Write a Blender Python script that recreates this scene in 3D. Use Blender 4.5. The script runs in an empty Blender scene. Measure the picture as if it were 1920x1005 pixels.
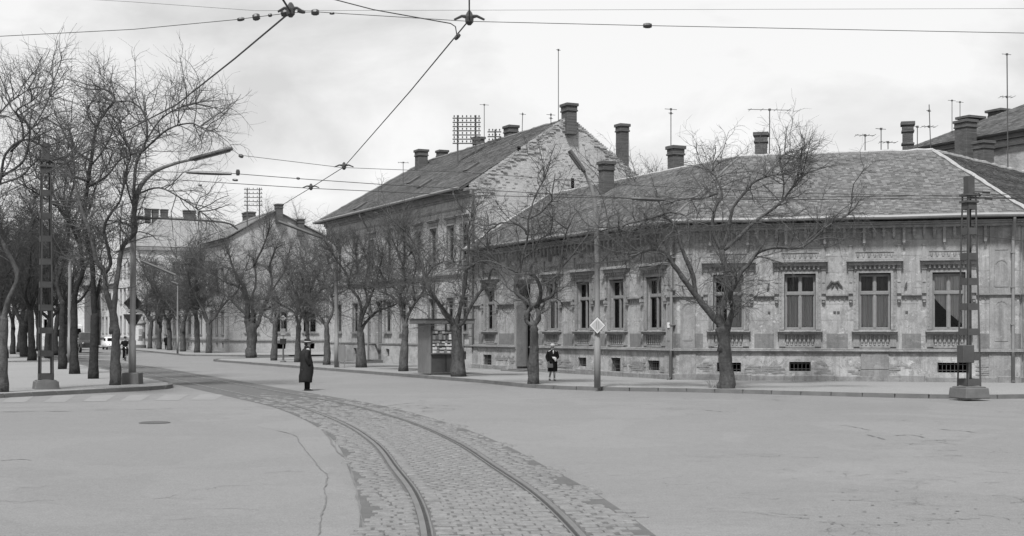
import bpy, bmesh, math, random
import numpy as np
from mathutils import Matrix, Vector
R = math.radians
# ------------------------------------------------------------------ camera, sky, sun, exposure
F, HZ, CH = 2450.0, 624.0, 2.0            # focal length in photo pixels, horizon row, camera height
SW = 0.12                                 # height of a pavement above the road
scn = bpy.context.scene
col = scn.collection
cam_d = bpy.data.cameras.new('camera'); cam = bpy.data.objects.new('camera', cam_d); col.objects.link(cam)
cam.location = (0, 0, CH); cam.rotation_euler = (R(90), 0, 0)
cam_d.sensor_width = 36; cam_d.lens = F/1920*36; cam_d.shift_y = (HZ-502.5)/1920
cam_d.clip_start = .2; cam_d.clip_end = 6000
scn.camera = cam
SUN = Vector((-.16, -.52, .82)).normalized()
wld = bpy.data.worlds.new('World'); scn.world = wld; wld.use_nodes = True
def build_world():
    nt = wld.node_tree; nt.nodes.clear(); n = nt.nodes.new; L = nt.links.new
    sky = n('ShaderNodeTexSky'); sky.sky_type = 'NISHITA'; sky.sun_disc = False
    sky.sun_elevation = math.asin(SUN.z); sky.sun_rotation = math.atan2(SUN.x, SUN.y)
    bw = n('ShaderNodeRGBToBW'); L(sky.outputs[0], bw.inputs[0])
    tc = n('ShaderNodeTexCoord'); mp = n('ShaderNodeMapping'); mp.inputs['Scale'].default_value = (1, 1, 2.2)
    L(tc.outputs['Generated'], mp.inputs[0])
    nz = n('ShaderNodeTexNoise'); nz.inputs['Scale'].default_value = 4.6; nz.inputs['Detail'].default_value = 7
    nz.inputs['Roughness'].default_value = .55; nz.inputs['Distortion'].default_value = .35
    L(mp.outputs[0], nz.inputs['Vector'])
    cr = n('ShaderNodeValToRGB'); e = cr.color_ramp.elements
    e[0].position = .37; e[0].color = (.69, .69, .69, 1); e[1].position = .58; e[1].color = (.97, .97, .97, 1)
    L(nz.outputs[0], cr.inputs[0])
    sc = n('ShaderNodeVectorMath'); sc.operation = 'SCALE'; sc.inputs['Scale'].default_value = 4.45
    L(cr.outputs[0], sc.inputs[0])
    mx = n('ShaderNodeMix'); mx.data_type = 'RGBA'; mx.inputs[0].default_value = .9
    L(bw.outputs[0], mx.inputs['A']); L(sc.outputs[0], mx.inputs['B'])
    bg = n('ShaderNodeBackground'); bg.inputs[1].default_value = .1
    L(mx.outputs['Result'], bg.inputs[0])
    out = n('ShaderNodeOutputWorld'); L(bg.outputs[0], out.inputs[0])
build_world()
sd = bpy.data.lights.new('sun', 'SUN'); sd.energy = 2.5; sd.angle = R(7); sd.color = (1, 1, 1)
sun = bpy.data.objects.new('sun', sd); col.objects.link(sun); sun.location = (-30, -30, 60)
sun.rotation_euler = SUN.to_track_quat('Z', 'Y').to_euler()
vs = scn.view_settings
vs.view_transform = 'Standard'; vs.look = 'None'; vs.exposure = 1.15; vs.gamma = 1; vs.use_curve_mapping = False

# ------------------------------------------------------------------ helpers
WM = {}                                   # world matrix of every object made here
rnd = random.Random(7)
def tag(o, label=None, cat=None, group=None, kind=None):
    if label: o['label'] = label
    if cat: o['category'] = cat
    if group: o['group'] = group
    if kind: o['kind'] = kind
    return o
def put(o, parent=None, M=None):
    M = M or Matrix.Identity(4)
    col.objects.link(o)
    if parent is not None:
        o.parent = parent; o.matrix_basis = WM[parent.name].inverted() @ M
    else: o.matrix_basis = M
    WM[o.name] = M.copy()
    return o
def empty(name, M):
    if not isinstance(M, Matrix): M = Matrix.Translation(Vector(M))
    o = bpy.data.objects.new(name, None); o.empty_display_size = .3
    return put(o, None, M)
def copy_tree(o, parent, M):
    c = o.copy(); c.parent = None; put(c, parent, M)
    rel = M @ WM[o.name].inverted()
    for ch in list(o.children):
        copy_tree(ch, c, rel @ WM[ch.name])
    return c
def frame(x, y, z, ang): return Matrix.Translation((x, y, z)) @ Matrix.Rotation(ang, 4, 'Z')
def T(x, y, z): return Matrix.Translation((x, y, z))
def P(px, py, Y): return Vector(((px-960)/F*Y, Y, CH-(py-HZ)/F*Y))
def G(px, py, z=0.0):
    Y = F*(CH-z)/(py-HZ); return Vector(((px-960)/F*Y, Y, z))
class MB:
    def __init__(s): s.v = []; s.f = []
    def quad(s, *p):
        i = len(s.v); s.v += [tuple(q) for q in p]; s.f.append(tuple(range(i, i+len(p)))); return s
    def box(s, x0, x1, y0, y1, z0, z1, M=None):
        i = len(s.v)
        vv = [(x, y, z) for z in (z0, z1) for x, y in ((x0, y0), (x1, y0), (x1, y1), (x0, y1))]
        if M is not None: vv = [tuple(M @ Vector(q)) for q in vv]
        s.v += vv
        s.f += [tuple(i+k for k in q) for q in ((3, 2, 1, 0), (4, 5, 6, 7), (0, 1, 5, 4), (1, 2, 6, 5), (2, 3, 7, 6), (3, 0, 4, 7))]
        return s
    def frus(s, x0, x1, y0, y1, z0, z1, d):      # box whose top is inset by d
        i = len(s.v)
        s.v += [(x0, y0, z0), (x1, y0, z0), (x1, y1, z0), (x0, y1, z0), (x0+d, y0+d, z1), (x1-d, y0+d, z1), (x1-d, y1-d, z1), (x0+d, y1-d, z1)]
        s.f += [tuple(i+k for k in q) for q in ((3, 2, 1, 0), (4, 5, 6, 7), (0, 1, 5, 4), (1, 2, 6, 5), (2, 3, 7, 6), (3, 0, 4, 7))]
        return s
    def prism(s, poly, y0, y1, axes='xz'):       # polygon in x,z extruded along y
        i = len(s.v); n = len(poly)
        for y in (y0, y1):
            for a, b in poly: s.v.append((a, y, b) if axes == 'xz' else ((a, b, y) if axes == 'xy' else (y, a, b)))
        s.f += [tuple(range(i, i+n)), tuple(range(i+2*n-1, i+n-1, -1))]
        s.f += [(i+k, i+n+k, i+n+(k+1) % n, i+(k+1) % n) for k in range(n)]
        return s
    def tube(s, pts, r, sides=6, cap=True):
        pts = [Vector(p) for p in pts]; n = len(pts)
        rs = list(r) if hasattr(r, '__len__') else [r]*n
        i0 = len(s.v); ref = None
        for k, p in enumerate(pts):
            t = (pts[min(k+1, n-1)]-pts[max(k-1, 0)])
            t = t.normalized() if t.length > 1e-9 else Vector((0, 0, 1))
            if ref is None:
                ref = t.orthogonal().normalized()
            else:
                ref = (ref - t*ref.dot(t))
                ref = ref.normalized() if ref.length > 1e-6 else t.orthogonal().normalized()
            b = t.cross(ref)
            for j in range(sides):
                a = 2*math.pi*j/sides
                s.v.append(tuple(p+(ref*math.cos(a)+b*math.sin(a))*rs[k]))
        for k in range(n-1):
            for j in range(sides):
                a = i0+k*sides+j; b_ = i0+k*sides+(j+1) % sides
                s.f.append((a, b_, b_+sides, a+sides))
        if cap:
            s.f.append(tuple(i0+sides-1-j for j in range(sides))); s.f.append(tuple(i0+(n-1)*sides+j for j in range(sides)))
        return s
    def lathe(s, prof, cx=0, cy=0, z=0, sides=12, sx=1, sy=1):
        i0 = len(s.v); n = len(prof)
        for r, h in prof:
            for j in range(sides):
                a = 2*math.pi*j/sides; s.v.append((cx+r*sx*math.cos(a), cy+r*sy*math.sin(a), z+h))
        for k in range(n-1):
            for j in range(sides):
                a = i0+k*sides+j; b = i0+k*sides+(j+1) % sides
                s.f.append((a, b, b+sides, a+sides))
        s.f.append(tuple(i0+sides-1-j for j in range(sides))); s.f.append(tuple(i0+(n-1)*sides+j for j in range(sides)))
        return s
    def loft(s, rings, sides=14):                # rings (z, cx, cy, rx, ry)
        i0 = len(s.v); n = len(rings)
        for z, cx, cy, rx, ry in rings:
            for j in range(sides):
                a = 2*math.pi*j/sides; s.v.append((cx+rx*math.cos(a), cy+ry*math.sin(a), z))
        for k in range(n-1):
            for j in range(sides):
                a = i0+k*sides+j; b = i0+k*sides+(j+1) % sides
                s.f.append((a, b, b+sides, a+sides))
        s.f.append(tuple(i0+sides-1-j for j in range(sides))); s.f.append(tuple(i0+(n-1)*sides+j for j in range(sides)))
        return s
    def build(s, name, m, parent=None, M=None, smooth=False, bevel=0, kind=None):
        me = bpy.data.meshes.new(name); me.from_pydata(s.v, [], s.f); me.validate(); me.update()
        if smooth:
            for p in me.polygons: p.use_smooth = True
        me.materials.append(MAT[m])
        o = bpy.data.objects.new(name, me); put(o, parent, M)
        if bevel:
            b = o.modifiers.new('bevel', 'BEVEL'); b.width = bevel; b.segments = 1; b.limit_method = 'ANGLE'
        if kind: o['kind'] = kind
        return o
def wmesh(name, pts, faces, m, parent, kind=None, smooth=False):
    """world-space vertices stored relative to the parent"""
    Mi = (WM[parent.name].inverted() if parent is not None else Matrix.Identity(4))
    mb = MB(); mb.v = [tuple(Mi @ Vector(p)) for p in pts]; mb.f = faces
    o = mb.build(name, m, parent, WM[parent.name] if parent is not None else None, smooth)
    if kind: o['kind'] = kind
    return o
def np_mesh(name, V, Q, m, parent, M, kind=None, smooth=True):
    """numpy quads, local to M"""
    me = bpy.data.meshes.new(name); V = np.asarray(V, np.float32); Q = np.asarray(Q, np.int32)
    me.vertices.add(len(V)); me.vertices.foreach_set('co', V.ravel())
    me.loops.add(Q.size); me.loops.foreach_set('vertex_index', Q.ravel())
    me.polygons.add(len(Q)); me.polygons.foreach_set('loop_start', np.arange(0, Q.size, 4, dtype=np.int32))
    me.polygons.foreach_set('loop_total', np.full(len(Q), 4, np.int32))
    if smooth: me.polygons.foreach_set('use_smooth', np.ones(len(Q), bool))
    me.update(calc_edges=True); me.materials.append(MAT[m])
    o = bpy.data.objects.new(name, me); put(o, parent, M)
    if kind: o['kind'] = kind
    return o
def smooth_path(pts, n=4):
    pts = [Vector(p) for p in pts]
    if len(pts) < 3: return pts
    q = [pts[0]*2-pts[1]]+pts+[pts[-1]*2-pts[-2]]; out = []
    for i in range(1, len(q)-2):
        for k in range(n):
            t = k/n; a, b, c, d = q[i-1:i+3]
            out.append(.5*((2*b)+(c-a)*t+(2*a-5*b+4*c-d)*t*t+(3*b-a-3*c+d)*t**3))
    out.append(pts[-1]); return out

# ------------------------------------------------------------------ materials (a black-and-white place: every colour is a grey)
MAT = {}
class NT:
    def __init__(s, name):
        m = bpy.data.materials.new(name); m.use_nodes = True; MAT[name] = m
        s.t = m.node_tree; s.b = s.t.nodes['Principled BSDF']; s.o = s.t.nodes['Material Output']; s.m = m
    def n(s, t, **kw):
        q = s.t.nodes.new(t)
        for k, v in kw.items():
            if k.startswith('i_'): q.inputs[k[2:].replace('_', ' ')].default_value = v
            else: setattr(q, k, v)
        return q
    def l(s, a, b): s.t.links.new(a, b)
    def pos(s, scale=(1, 1, 1), obj=False):
        g = s.n('ShaderNodeTexCoord').outputs['Object'] if obj else s.n('ShaderNodeNewGeometry').outputs['Position']
        mp = s.n('ShaderNodeMapping'); mp.inputs['Scale'].default_value = scale; s.l(g, mp.inputs[0]); return mp.outputs[0]
    def noise(s, scale, detail=6, rough=.6, vec=None, dist=0):
        q = s.n('ShaderNodeTexNoise'); q.inputs['Scale'].default_value = scale; q.inputs['Detail'].default_value = detail
        q.inputs['Roughness'].default_value = rough; q.inputs['Distortion'].default_value = dist
        s.l(vec or s.pos(), q.inputs['Vector']); return q.outputs[0]
    def ramp(s, fac, *stops):
        c = s.n('ShaderNodeValToRGB'); e = c.color_ramp.elements
        while len(e) < len(stops): e.new(.5)
        for el, (p, v) in zip(e, stops): el.position = p; el.color = (v, v, v, 1)
        s.l(fac, c.inputs[0]); return c.outputs[0]
    def math(s, op, a, b):
        q = s.n('ShaderNodeMath', operation=op)
        for i, x in enumerate((a, b)):
            if isinstance(x, (int, float)): q.inputs[i].default_value = x
            else: s.l(x, q.inputs[i])
        return q.outputs[0]
    def mix(s, fac, a, b):
        q = s.n('ShaderNodeMix', data_type='RGBA')
        for k, x in (('Factor', fac), ('A', a), ('B', b)):
            i = q.inputs[0] if k == 'Factor' else q.inputs[k]
            if isinstance(x, (int, float)): i.default_value = x if k == 'Factor' else (x, x, x, 1)
            else: s.l(x, i)
        return q.outputs['Result']
    def done(s, colr, rough=.85, bump=None, bs=.3, bd=.02, spec=.25, metal=0):
        if isinstance(colr, (int, float)): s.b.inputs['Base Color'].default_value = (colr, colr, colr, 1)
        else: s.l(colr, s.b.inputs['Base Color'])
        s.b.inputs['Roughness'].default_value = rough; s.b.inputs['Specular IOR Level'].default_value = spec
        s.b.inputs['Metallic'].default_value = metal
        if bump is not None:
            q = s.n('ShaderNodeBump'); q.inputs['Strength'].default_value = bs; q.inputs['Distance'].default_value = bd
            s.l(bump, q.inputs['Height']); s.l(q.outputs[0], s.b.inputs['Normal'])
        return s.m
def simple(name, a, b, scale=3, rough=.8, bs=.25, bd=.01, fine=60, spec=.25, metal=0, stretch=(1, 1, 1)):
    t = NT(name); p = t.pos(stretch)
    c = t.ramp(t.noise(scale, 8, .65, p), (.3, a), (.7, b))
    f = t.noise(fine, 4, .7)
    c = t.mix(.35, c, t.mix(1, 0, t.ramp(f, (.25, a*.75), (.75, min(1, b*1.2)))))
    return t.done(c, rough, f, bs, bd, spec, metal)
def plaster(name, lo, hi, dark, amount=.5, joints=0, lowz=None, rough=1.0):
    """weathered render: broad blotches, rain streaks, fine grit and, if asked, shallow block joints"""
    t = NT(name)
    big = t.ramp(t.noise(.7, 10, .7, None, .6), (.33, lo), (.62, hi))
    st = t.ramp(t.noise(1.2, 8, .72, t.pos((3.4, 3.4, .3))), (.47, 0), (.66, amount))
    c = t.mix(st, big, dark)
    bl = t.ramp(t.noise(2.1, 9, .75, None, 1.0), (.52, 0), (.57, .5*rough)); c = t.mix(bl, c, lo*.62)
    wp = t.ramp(t.noise(3.3, 8, .72, t.pos((1, 1, 1.5)), .5), (.58, 0), (.63, .5*rough)); c = t.mix(wp, c, min(.8, hi*1.4))
    med = t.noise(11, 6, .8); c = t.mix(.3, c, t.ramp(med, (.3, lo*.6), (.7, hi*1.15)))
    fine = t.noise(42, 5, .8); c = t.mix(.25, c, t.ramp(fine, (.28, lo*.5), (.72, hi*1.3)))
    h = t.math('ADD', fine, t.math('MULTIPLY', med, 1.5))
    if joints:
        sx = t.n('ShaderNodeSeparateXYZ'); t.l(t.n('ShaderNodeTexCoord').outputs['Object'], sx.inputs[0])
        fr = t.math('FRACT', t.math('MULTIPLY', sx.outputs['Z'], 1/joints), 0)
        ln = t.math('MULTIPLY', t.math('LESS_THAN', fr, .035), t.ramp(t.noise(1.5, 3), (.4, .1), (.55, 1)))
        c = t.mix(t.math('MULTIPLY', ln, .38), c, dark*.7)
        h = t.math('SUBTRACT', h, t.math('MULTIPLY', ln, 2))
    return t.done(c, .9, h, .4, .014, .15)
def brickmat(name, lo, hi, mortar, plast=None, amt=.5, bw=.26, bh=.08):
    t = NT(name)
    sx = t.n('ShaderNodeSeparateXYZ'); t.l(t.n('ShaderNodeTexCoord').outputs['Object'], sx.inputs[0])
    cb = t.n('ShaderNodeCombineXYZ'); t.l(sx.outputs['X'], cb.inputs[0]); t.l(sx.outputs['Z'], cb.inputs[1])
    wob = t.n('ShaderNodeVectorMath', operation='ADD'); t.l(cb.outputs[0], wob.inputs[0])
    nn = t.n('ShaderNodeTexNoise'); nn.inputs['Scale'].default_value = 2.5; t.l(cb.outputs[0], nn.inputs['Vector'])
    sc = t.n('ShaderNodeVectorMath', operation='SCALE'); sc.inputs['Scale'].default_value = .06
    t.l(nn.outputs['Color'], sc.inputs[0]); t.l(sc.outputs[0], wob.inputs[1])
    b = t.n('ShaderNodeTexBrick'); b.inputs['Scale'].default_value = 1
    b.inputs['Brick Width'].default_value = bw; b.inputs['Row Height'].default_value = bh; b.inputs['Mortar Size'].default_value = .011
    b.inputs['Mortar Smooth'].default_value = .4; b.inputs['Bias'].default_value = 0
    for k, v in (('Color1', lo), ('Color2', hi), ('Mortar', mortar)): b.inputs[k].default_value = (v, v, v, 1)
    t.l(wob.outputs[0], b.inputs['Vector'])
    c = t.mix(.45, b.outputs['Color'], t.ramp(t.noise(1.1, 9, .7), (.3, lo*.8), (.7, hi*1.15)))
    h = t.math('MULTIPLY', b.outputs['Fac'], -1.0)
    if plast:
        m = t.ramp(t.noise(.8, 10, .72, t.pos((1, 1, 1.6)), .5), (.5-.06*amt-.1*(amt-.5), 1), (.56+.06*amt, 0))
        p = t.ramp(t.noise(5, 7, .7), (.3, plast*.8), (.7, plast*1.15))
        c = t.mix(t.math('MULTIPLY', m, amt+.3), c, p); h = t.math('ADD', h, t.math('MULTIPLY', m, .8))
    fine = t.noise(30, 5, .8)
    c = t.mix(.3, c, t.ramp(fine, (.3, lo*.6), (.7, hi*1.25)))
    return t.done(c, .92, t.math('ADD', h, t.math('MULTIPLY', fine, .7)), .6, .02, .12)

def asphalt(name, lo, hi, cracks=True):
    t = NT(name)
    c = t.ramp(t.noise(.09, 8, .62, t.pos((1, .55, 1)), .6), (.28, lo), (.7, hi))
    wear = t.ramp(t.noise(.32, 8, .7, t.pos((.45, 1.6, 1)), .8), (.52, 0), (.72, .4)); c = t.mix(wear, c, lo*.72)
    rp = t.ramp(t.noise(.22, 3, .5, t.pos((1, .8, 1)), 1.2), (.53, 0), (.55, .4)); c = t.mix(rp, c, hi*1.12)
    ol = t.ramp(t.noise(.6, 6, .8, t.pos((.5, 1.3, 1))), (.6, 0), (.7, .5)); c = t.mix(ol, c, lo*.6)
    med = t.noise(1.7, 8, .75); c = t.mix(.28, c, t.ramp(med, (.3, lo*.78), (.7, hi*1.12)))
    fine = t.noise(45, 4, .8); c = t.mix(.5, c, t.ramp(fine, (.3, lo*.4), (.7, hi*1.5)))
    g2 = t.noise(9, 6, .85); c = t.mix(.22, c, t.ramp(g2, (.3, lo*.5), (.7, hi*1.3)))
    h = t.math('ADD', fine, t.math('MULTIPLY', med, .6))
    if cracks:
        w = t.n('ShaderNodeVectorMath', operation='ADD'); t.l(t.pos(), w.inputs[0])
        nn = t.n('ShaderNodeTexNoise'); nn.inputs['Scale'].default_value = 1.3; nn.inputs['Detail'].default_value = 6; t.l(t.pos(), nn.inputs['Vector'])
        sc = t.n('ShaderNodeVectorMath', operation='SCALE'); sc.inputs['Scale'].default_value = .9; t.l(nn.outputs['Color'], sc.inputs[0]); t.l(sc.outputs[0], w.inputs[1])
        v = t.n('ShaderNodeTexVoronoi', feature='DISTANCE_TO_EDGE'); v.inputs['Scale'].default_value = 1.1; t.l(w.outputs[0], v.inputs['Vector'])
        ln = t.ramp(v.outputs['Distance'], (.0, 1), (.016, 0))
        mk = t.ramp(t.noise(.16, 5, .6), (.5, 0), (.6, 1))
        k = t.math('MULTIPLY', t.math('MULTIPLY', ln, mk), t.ramp(t.noise(2.3, 4, .6), (.42, 0), (.6, .75)))
        c = t.mix(k, c, .07); h = t.math('SUBTRACT', h, t.math('MULTIPLY', k, 2))
    return t.done(c, .88, h, .35, .012, .2)

asphalt('asphalt', .10, .205); asphalt('asphalt_patch', .125, .19, False)
asphalt('pavement', .165, .235, False)
simple('soil', .14, .2, .2); simple('seam', .045, .08, 5, .95)
simple('crack', .09, .14, 5, .95); simple('stain', .09, .15, 3, .95)
simple('kerb', .075, .14, 2, .85, .5); simple('track_soil', .065, .115, 2, .95); simple('sett', .085, .21, 6, .75, .6, .012, 40)
simple('rail_head', .075, .13, 3, .5, .1, .003, 80, .5); simple('rail_groove', .03, .05, 4, .9)
simple('worn_paint', .155, .215, 2, .85, .3, .01, 12)
plaster('facade', .16, .385, .05, .8, .62, rough=1.5); plaster('trim', .135, .315, .045, .8)
plaster('dado', .11, .2, .06, .6); plaster('plinth', .10, .44, .05, .75, rough=1.5); plaster('base_stone', .11, .26, .05, .7)
plaster('facade_town', .18, .48, .07, .75, .45, rough=1.3); plaster('gable_side', .2, .3, .1, .4)
plaster('pale_wall', .40, .56, .25, .35); plaster('far_wall', .33, .45, .18, .4)
plaster('curtain_wall', .26, .42, .14, .5)
brickmat('brick_gable', .27, .40, .43, .46, .5); brickmat('brick_wall', .16, .32, .36, .46, .5)
brickmat('chimney_brick', .04, .13, .10); simple('brick', .12, .27, 9, .9, .5)
simple('brick_mid', .18, .32, 9, .9, .5); simple('brick_pale', .28, .42, 9, .9, .5)
def tilemat(name, lo, hi):
    t = NT(name); g = t.n('ShaderNodeNewGeometry')
    c = t.ramp(g.outputs['Random Per Island'], (0, lo*.7), (.8, hi*.75), (1, hi*1.1))
    c = t.mix(.35, c, t.ramp(t.noise(.7, 9, .75), (.32, lo*.7), (.68, hi*.9)))
    f = t.noise(30, 4, .7); c = t.mix(.25, c, t.ramp(f, (.3, lo*.6), (.7, hi*1.2)))
    t.done(c, .9, f, .4, .01, .12)
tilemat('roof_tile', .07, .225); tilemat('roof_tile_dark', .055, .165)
simple('roof_deck', .05, .08, 2); simple('ridge', .22, .38, 5, .9, .6, .02, 20); simple('roof_far', .16, .23, .8, .9)
simple('roof_plain', .09, .15, 1.4, .9, .5, .03, 12)
simple('metal_dark', .045, .075, 3, .6, .15, .004, 50, .4); simple('metal_grey', .14, .2, 3, .55, .15, .004, 50, .4)
simple('mast_paint', .05, .085, 3, .75, .2, .004, 50, .1)
simple('zinc', .15, .22, 3, .5, .15, .004, 50, .4); simple('lamp_pole', .13, .22, 2, .7, .2, .006, 60, .3, stretch=(4, 4, .6))
simple('lamp_head', .06, .10, 3, .5); simple('lamp_lens', .09, .12, 3, .3)
simple('concrete', .08, .14, 3, .9, .4); simple('wire', .03, .04, 3, .6); simple('insulator', .03, .06, 5, .35)
simple('bark', .03, .12, 5, .95, 1, .05, 11, .0, stretch=(1.4, 1.4, .6)); simple('bark_dark', .018, .055, 5, .95, 1, .05, 11, .0)
simple('twig', .065, .115, 2, .95, spec=0); simple('twig_dark', .04, .075, 2, .95, spec=0)
simple('frame_wood', .13, .22, 4, .7, .3); simple('frame_light', .13, .21, 6, .7, .3); simple('door_wood', .10, .16, 3, .75, .4, .01, 30)
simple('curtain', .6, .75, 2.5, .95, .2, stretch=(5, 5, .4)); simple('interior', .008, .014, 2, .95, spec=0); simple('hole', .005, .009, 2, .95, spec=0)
simple('shutter', .11, .17, 4, .8)
simple('kiosk_board', .12, .22, 3, .75, .3, stretch=(6, 6, .5)); simple('kiosk_dark', .055, .085, 3, .7); simple('kiosk_roof', .12, .17, 3, .7)
simple('paper_a', .55, .75, 22, .9); simple('paper_b', .12, .4, 26, .9); simple('paper_c', .05, .2, 24, .9)
simple('cloth_black', .01, .018, 8, .95, .3, spec=0); simple('cloth_coat', .015, .03, 8, .95, .4, spec=.05); simple('cloth_grey', .10, .15, 8, .95, .3)
simple('skin', .28, .34, 6, .6); simple('hair', .03, .05, 20, .8); simple('white_cloth', .65, .78, 8, .9); simple('hat_light', .34, .42, 8, .9)
simple('leather', .015, .03, 8, .5); simple('stocking', .24, .3, 8, .8); simple('hat_band', .3, .36, 8, .8)
simple('car_paint', .6, .68, 2, .3, .02, .001, 30, .5); simple('bus_paint', .45, .55, 2, .35, .02, .001, 30, .5); simple('truck_paint', .06, .1, 2, .5)
simple('rubber', .018, .03, 5, .9); simple('chrome', .4, .5, 3, .25, 0, .001, 20, .5, .8)
simple('poster', .3, .6, 3, .8, .1, stretch=(1, 1, 1)); simple('sign_back', .03, .045, 3, .6); simple('sign_white', .42, .52, 3, .5); simple('sign_face', .28, .34, 3, .5)
simple('sign_edge', .03, .05, 3, .5); simple('lamp_plate', .55, .65, 3, .5)
def glass(name, tint):
    t = NT(name)
    tr = t.n('ShaderNodeBsdfTransparent'); tr.inputs[0].default_value = (tint, tint, tint, 1)
    gl = t.n('ShaderNodeBsdfGlossy'); gl.inputs['Roughness'].default_value = .06; gl.inputs[0].default_value = (.45, .45, .45, 1)
    bp = t.n('ShaderNodeBump'); bp.inputs['Strength'].default_value = .12; bp.inputs['Distance'].default_value = .02
    t.l(t.noise(2.2, 2), bp.inputs['Height']); t.l(bp.outputs[0], gl.inputs['Normal'])
    fr = t.n('ShaderNodeFresnel'); fr.inputs[0].default_value = 1.5
    mx = t.n('ShaderNodeMixShader'); t.l(fr.outputs[0], mx.inputs[0]); t.l(tr.outputs[0], mx.inputs[1]); t.l(gl.outputs[0], mx.inputs[2])
    t.l(mx.outputs[0], t.o.inputs[0])
glass('glass', .8)
# ------------------------------------------------------------------ ground, road, pavements, track
D = Vector((-1220, F, 0)).normalized()                 # direction of the avenue, away from the camera
N = Vector((D.y, -D.x, 0))                             # from the avenue into the right-hand houses
C0 = G(1270, 712, SW); C0.z = 0                        # corner of the corner house
AV = C0.y                                              # depth of that corner
def t_of(px): return ((1270+260)/(px+260)-1)*AV/D.y    # metres along the right-hand building line
def on_line(px, off=0.0):
    p = C0+N*off; r = (px-960)/F
    s = (r*p.y-p.x)/(D.x-r*D.y); return p+D*s
def ngon(name, pts, z, m, parent=None, kind=None):
    o = wmesh(name, [(p[0], p[1], z) for p in pts], [tuple(range(len(pts)))], m, parent)
    if kind: o['kind'] = kind
    return o
def ccw(p):
    a = sum(p[i][0]*p[(i+1) % len(p)][1]-p[(i+1) % len(p)][0]*p[i][1] for i in range(len(p)))
    return p if a > 0 else p[::-1]
ground = ngon('ground', [(-2500, -300), (2500, -300), (2500, 3500), (-2500, 3500)], -.06, 'soil', kind='structure')
road = ngon('road', [(-260, -40), (160, -40), (160, 420), (-260, 420)], 0, 'asphalt', kind='structure')
patch = ngon('asphalt_patch', ccw([tuple(G(*q))[:2] for q in ((-300, 800), (-40, 797), (300, 796), (470, 797), (548, 815), (562, 832), (580, 853), (597, 876), (614, 893), (609, 915), (611, 940), (603, 968), (598, 1005), (585, 1080), (-700, 1080))]), .004, 'asphalt_patch', road)
def seam(pts, w, m='seam', z=.008, seed=1, name='seam'):
    r = random.Random(seed); L_, R_ = [], []
    q = smooth_path([G(*p) for p in pts], 7)
    for i, p in enumerate(q):
        t = (q[min(i+1, len(q)-1)]-q[max(i-1, 0)]).normalized(); nn = Vector((-t.y, t.x, 0))
        ww = w*r.uniform(.1, 1.5)*(.2 if i in (0, len(q)-1) else 1); j = r.uniform(-1.2, 1.2)*w
        L_.append(p+nn*(ww+j)); R_.append(p+nn*(j-ww))
    v = [(a.x, a.y, z) for a in L_+R_]; n = len(L_)
    f = [(i+1, i, n+i, n+i+1) for i in range(n-1)]
    return wmesh(name, v, f, m, road)
seam([(470, 797), (548, 815), (562, 832), (580, 853), (597, 876), (614, 893), (609, 915), (611, 940), (603, 968), (598, 1005), (585, 1060)], .009, 'crack', seed=3)
seam([(560, 772), (600, 800), (632, 845), (650, 862), (664, 900), (676, 960), (684, 1030)], .015, 'stain', .0085, 4)
seam([(-60, 773), (60, 772), (150, 771)], .04, 'stain', seed=5)
seam([(170, 769), (260, 768), (330, 766)], .03, 'stain', seed=25)
seam([(560, 765), (610, 764), (660, 763), (690, 766)], .06, seed=6); seam([(585, 758), (640, 757), (700, 756)], .05, seed=7)
for k, q in enumerate([[(1310, 768), (1340, 771), (1372, 773)], [(1552, 797), (1590, 799), (1632, 807)], [(1622, 815), (1640, 819), (1664, 825)], [(1676, 817), (1710, 816), (1735, 821)],
                       [(1760, 805), (1800, 808), (1830, 811)], [(0, 865), (40, 862), (62, 864)], [(310, 870), (345, 868)], [(700, 765), (760, 757), (800, 756)], [(720, 770), (790, 768)]]):
    seam(q, .02, 'stain', .0075+.0003*k, 30+k)
for k, (a, y0, y1, w) in enumerate([(30, 742, 755, 44), (108, 741.5, 754, 40), (182, 741, 753, 42), (250, 740.5, 752, 38), (318, 740, 751, 44), (385, 739.5, 750, 46)]):
    pts = [G(a-w/2+14, y0), G(a+w/2+14, y0), G(a+w/2-6, y1), G(a-w/2-6, y1)]
    st = ngon('crossing_stripe', ccw([tuple(p)[:2] for p in pts]), .005, 'worn_paint', road)
mh = empty('manhole_cover', G(290, 793)); tag(mh, 'dark iron manhole cover set in the asphalt on the left', 'manhole')
MB().lathe([(.34, 0), (.34, .012), (.3, .02), (.29, .012)], sides=20).build('rim', 'metal_dark', mh, WM[mh.name])
MB().lathe([(.285, .002), (.285, .014), (.0, .016)], sides=20).build('lid', 'metal_dark', mh, WM[mh.name])

def kerb_run(parent, pts, seed=0, step=1.0):
    """one mesh per stone length, each stone an object"""
    r = random.Random(seed); q = smooth_path([Vector((a, b, 0)) for a, b in pts], 12)
    me = None; acc = [0]
    for i in range(1, len(q)): acc.append(acc[-1]+(q[i]-q[i-1]).length)
    def at(s):
        for i in range(1, len(acc)):
            if acc[i] >= s:
                k = (s-acc[i-1])/(acc[i]-acc[i-1]+1e-9); return q[i-1].lerp(q[i], k)
        return q[-1]
    s = 0; proto = None
    while s+step*.5 < acc[-1]:
        p0, p1 = at(s), at(min(s+step, acc[-1])); dd = p1-p0
        ang = math.atan2(dd.y, dd.x)
        M = frame((p0.x+p1.x)/2, (p0.y+p1.y)/2, r.uniform(-.006, .004), ang+r.uniform(-.008, .008))
        if proto is None:
            proto = MB().frus(-step/2+.003, step/2-.003, -.10, .10, -.05, SW+.012, .018).build('kerbstone', 'kerb', parent, M)
        else:
            o = bpy.data.objects.new('kerbstone', proto.data); put(o, parent, M)
        s += step
K0 = C0-N*7.1
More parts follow.
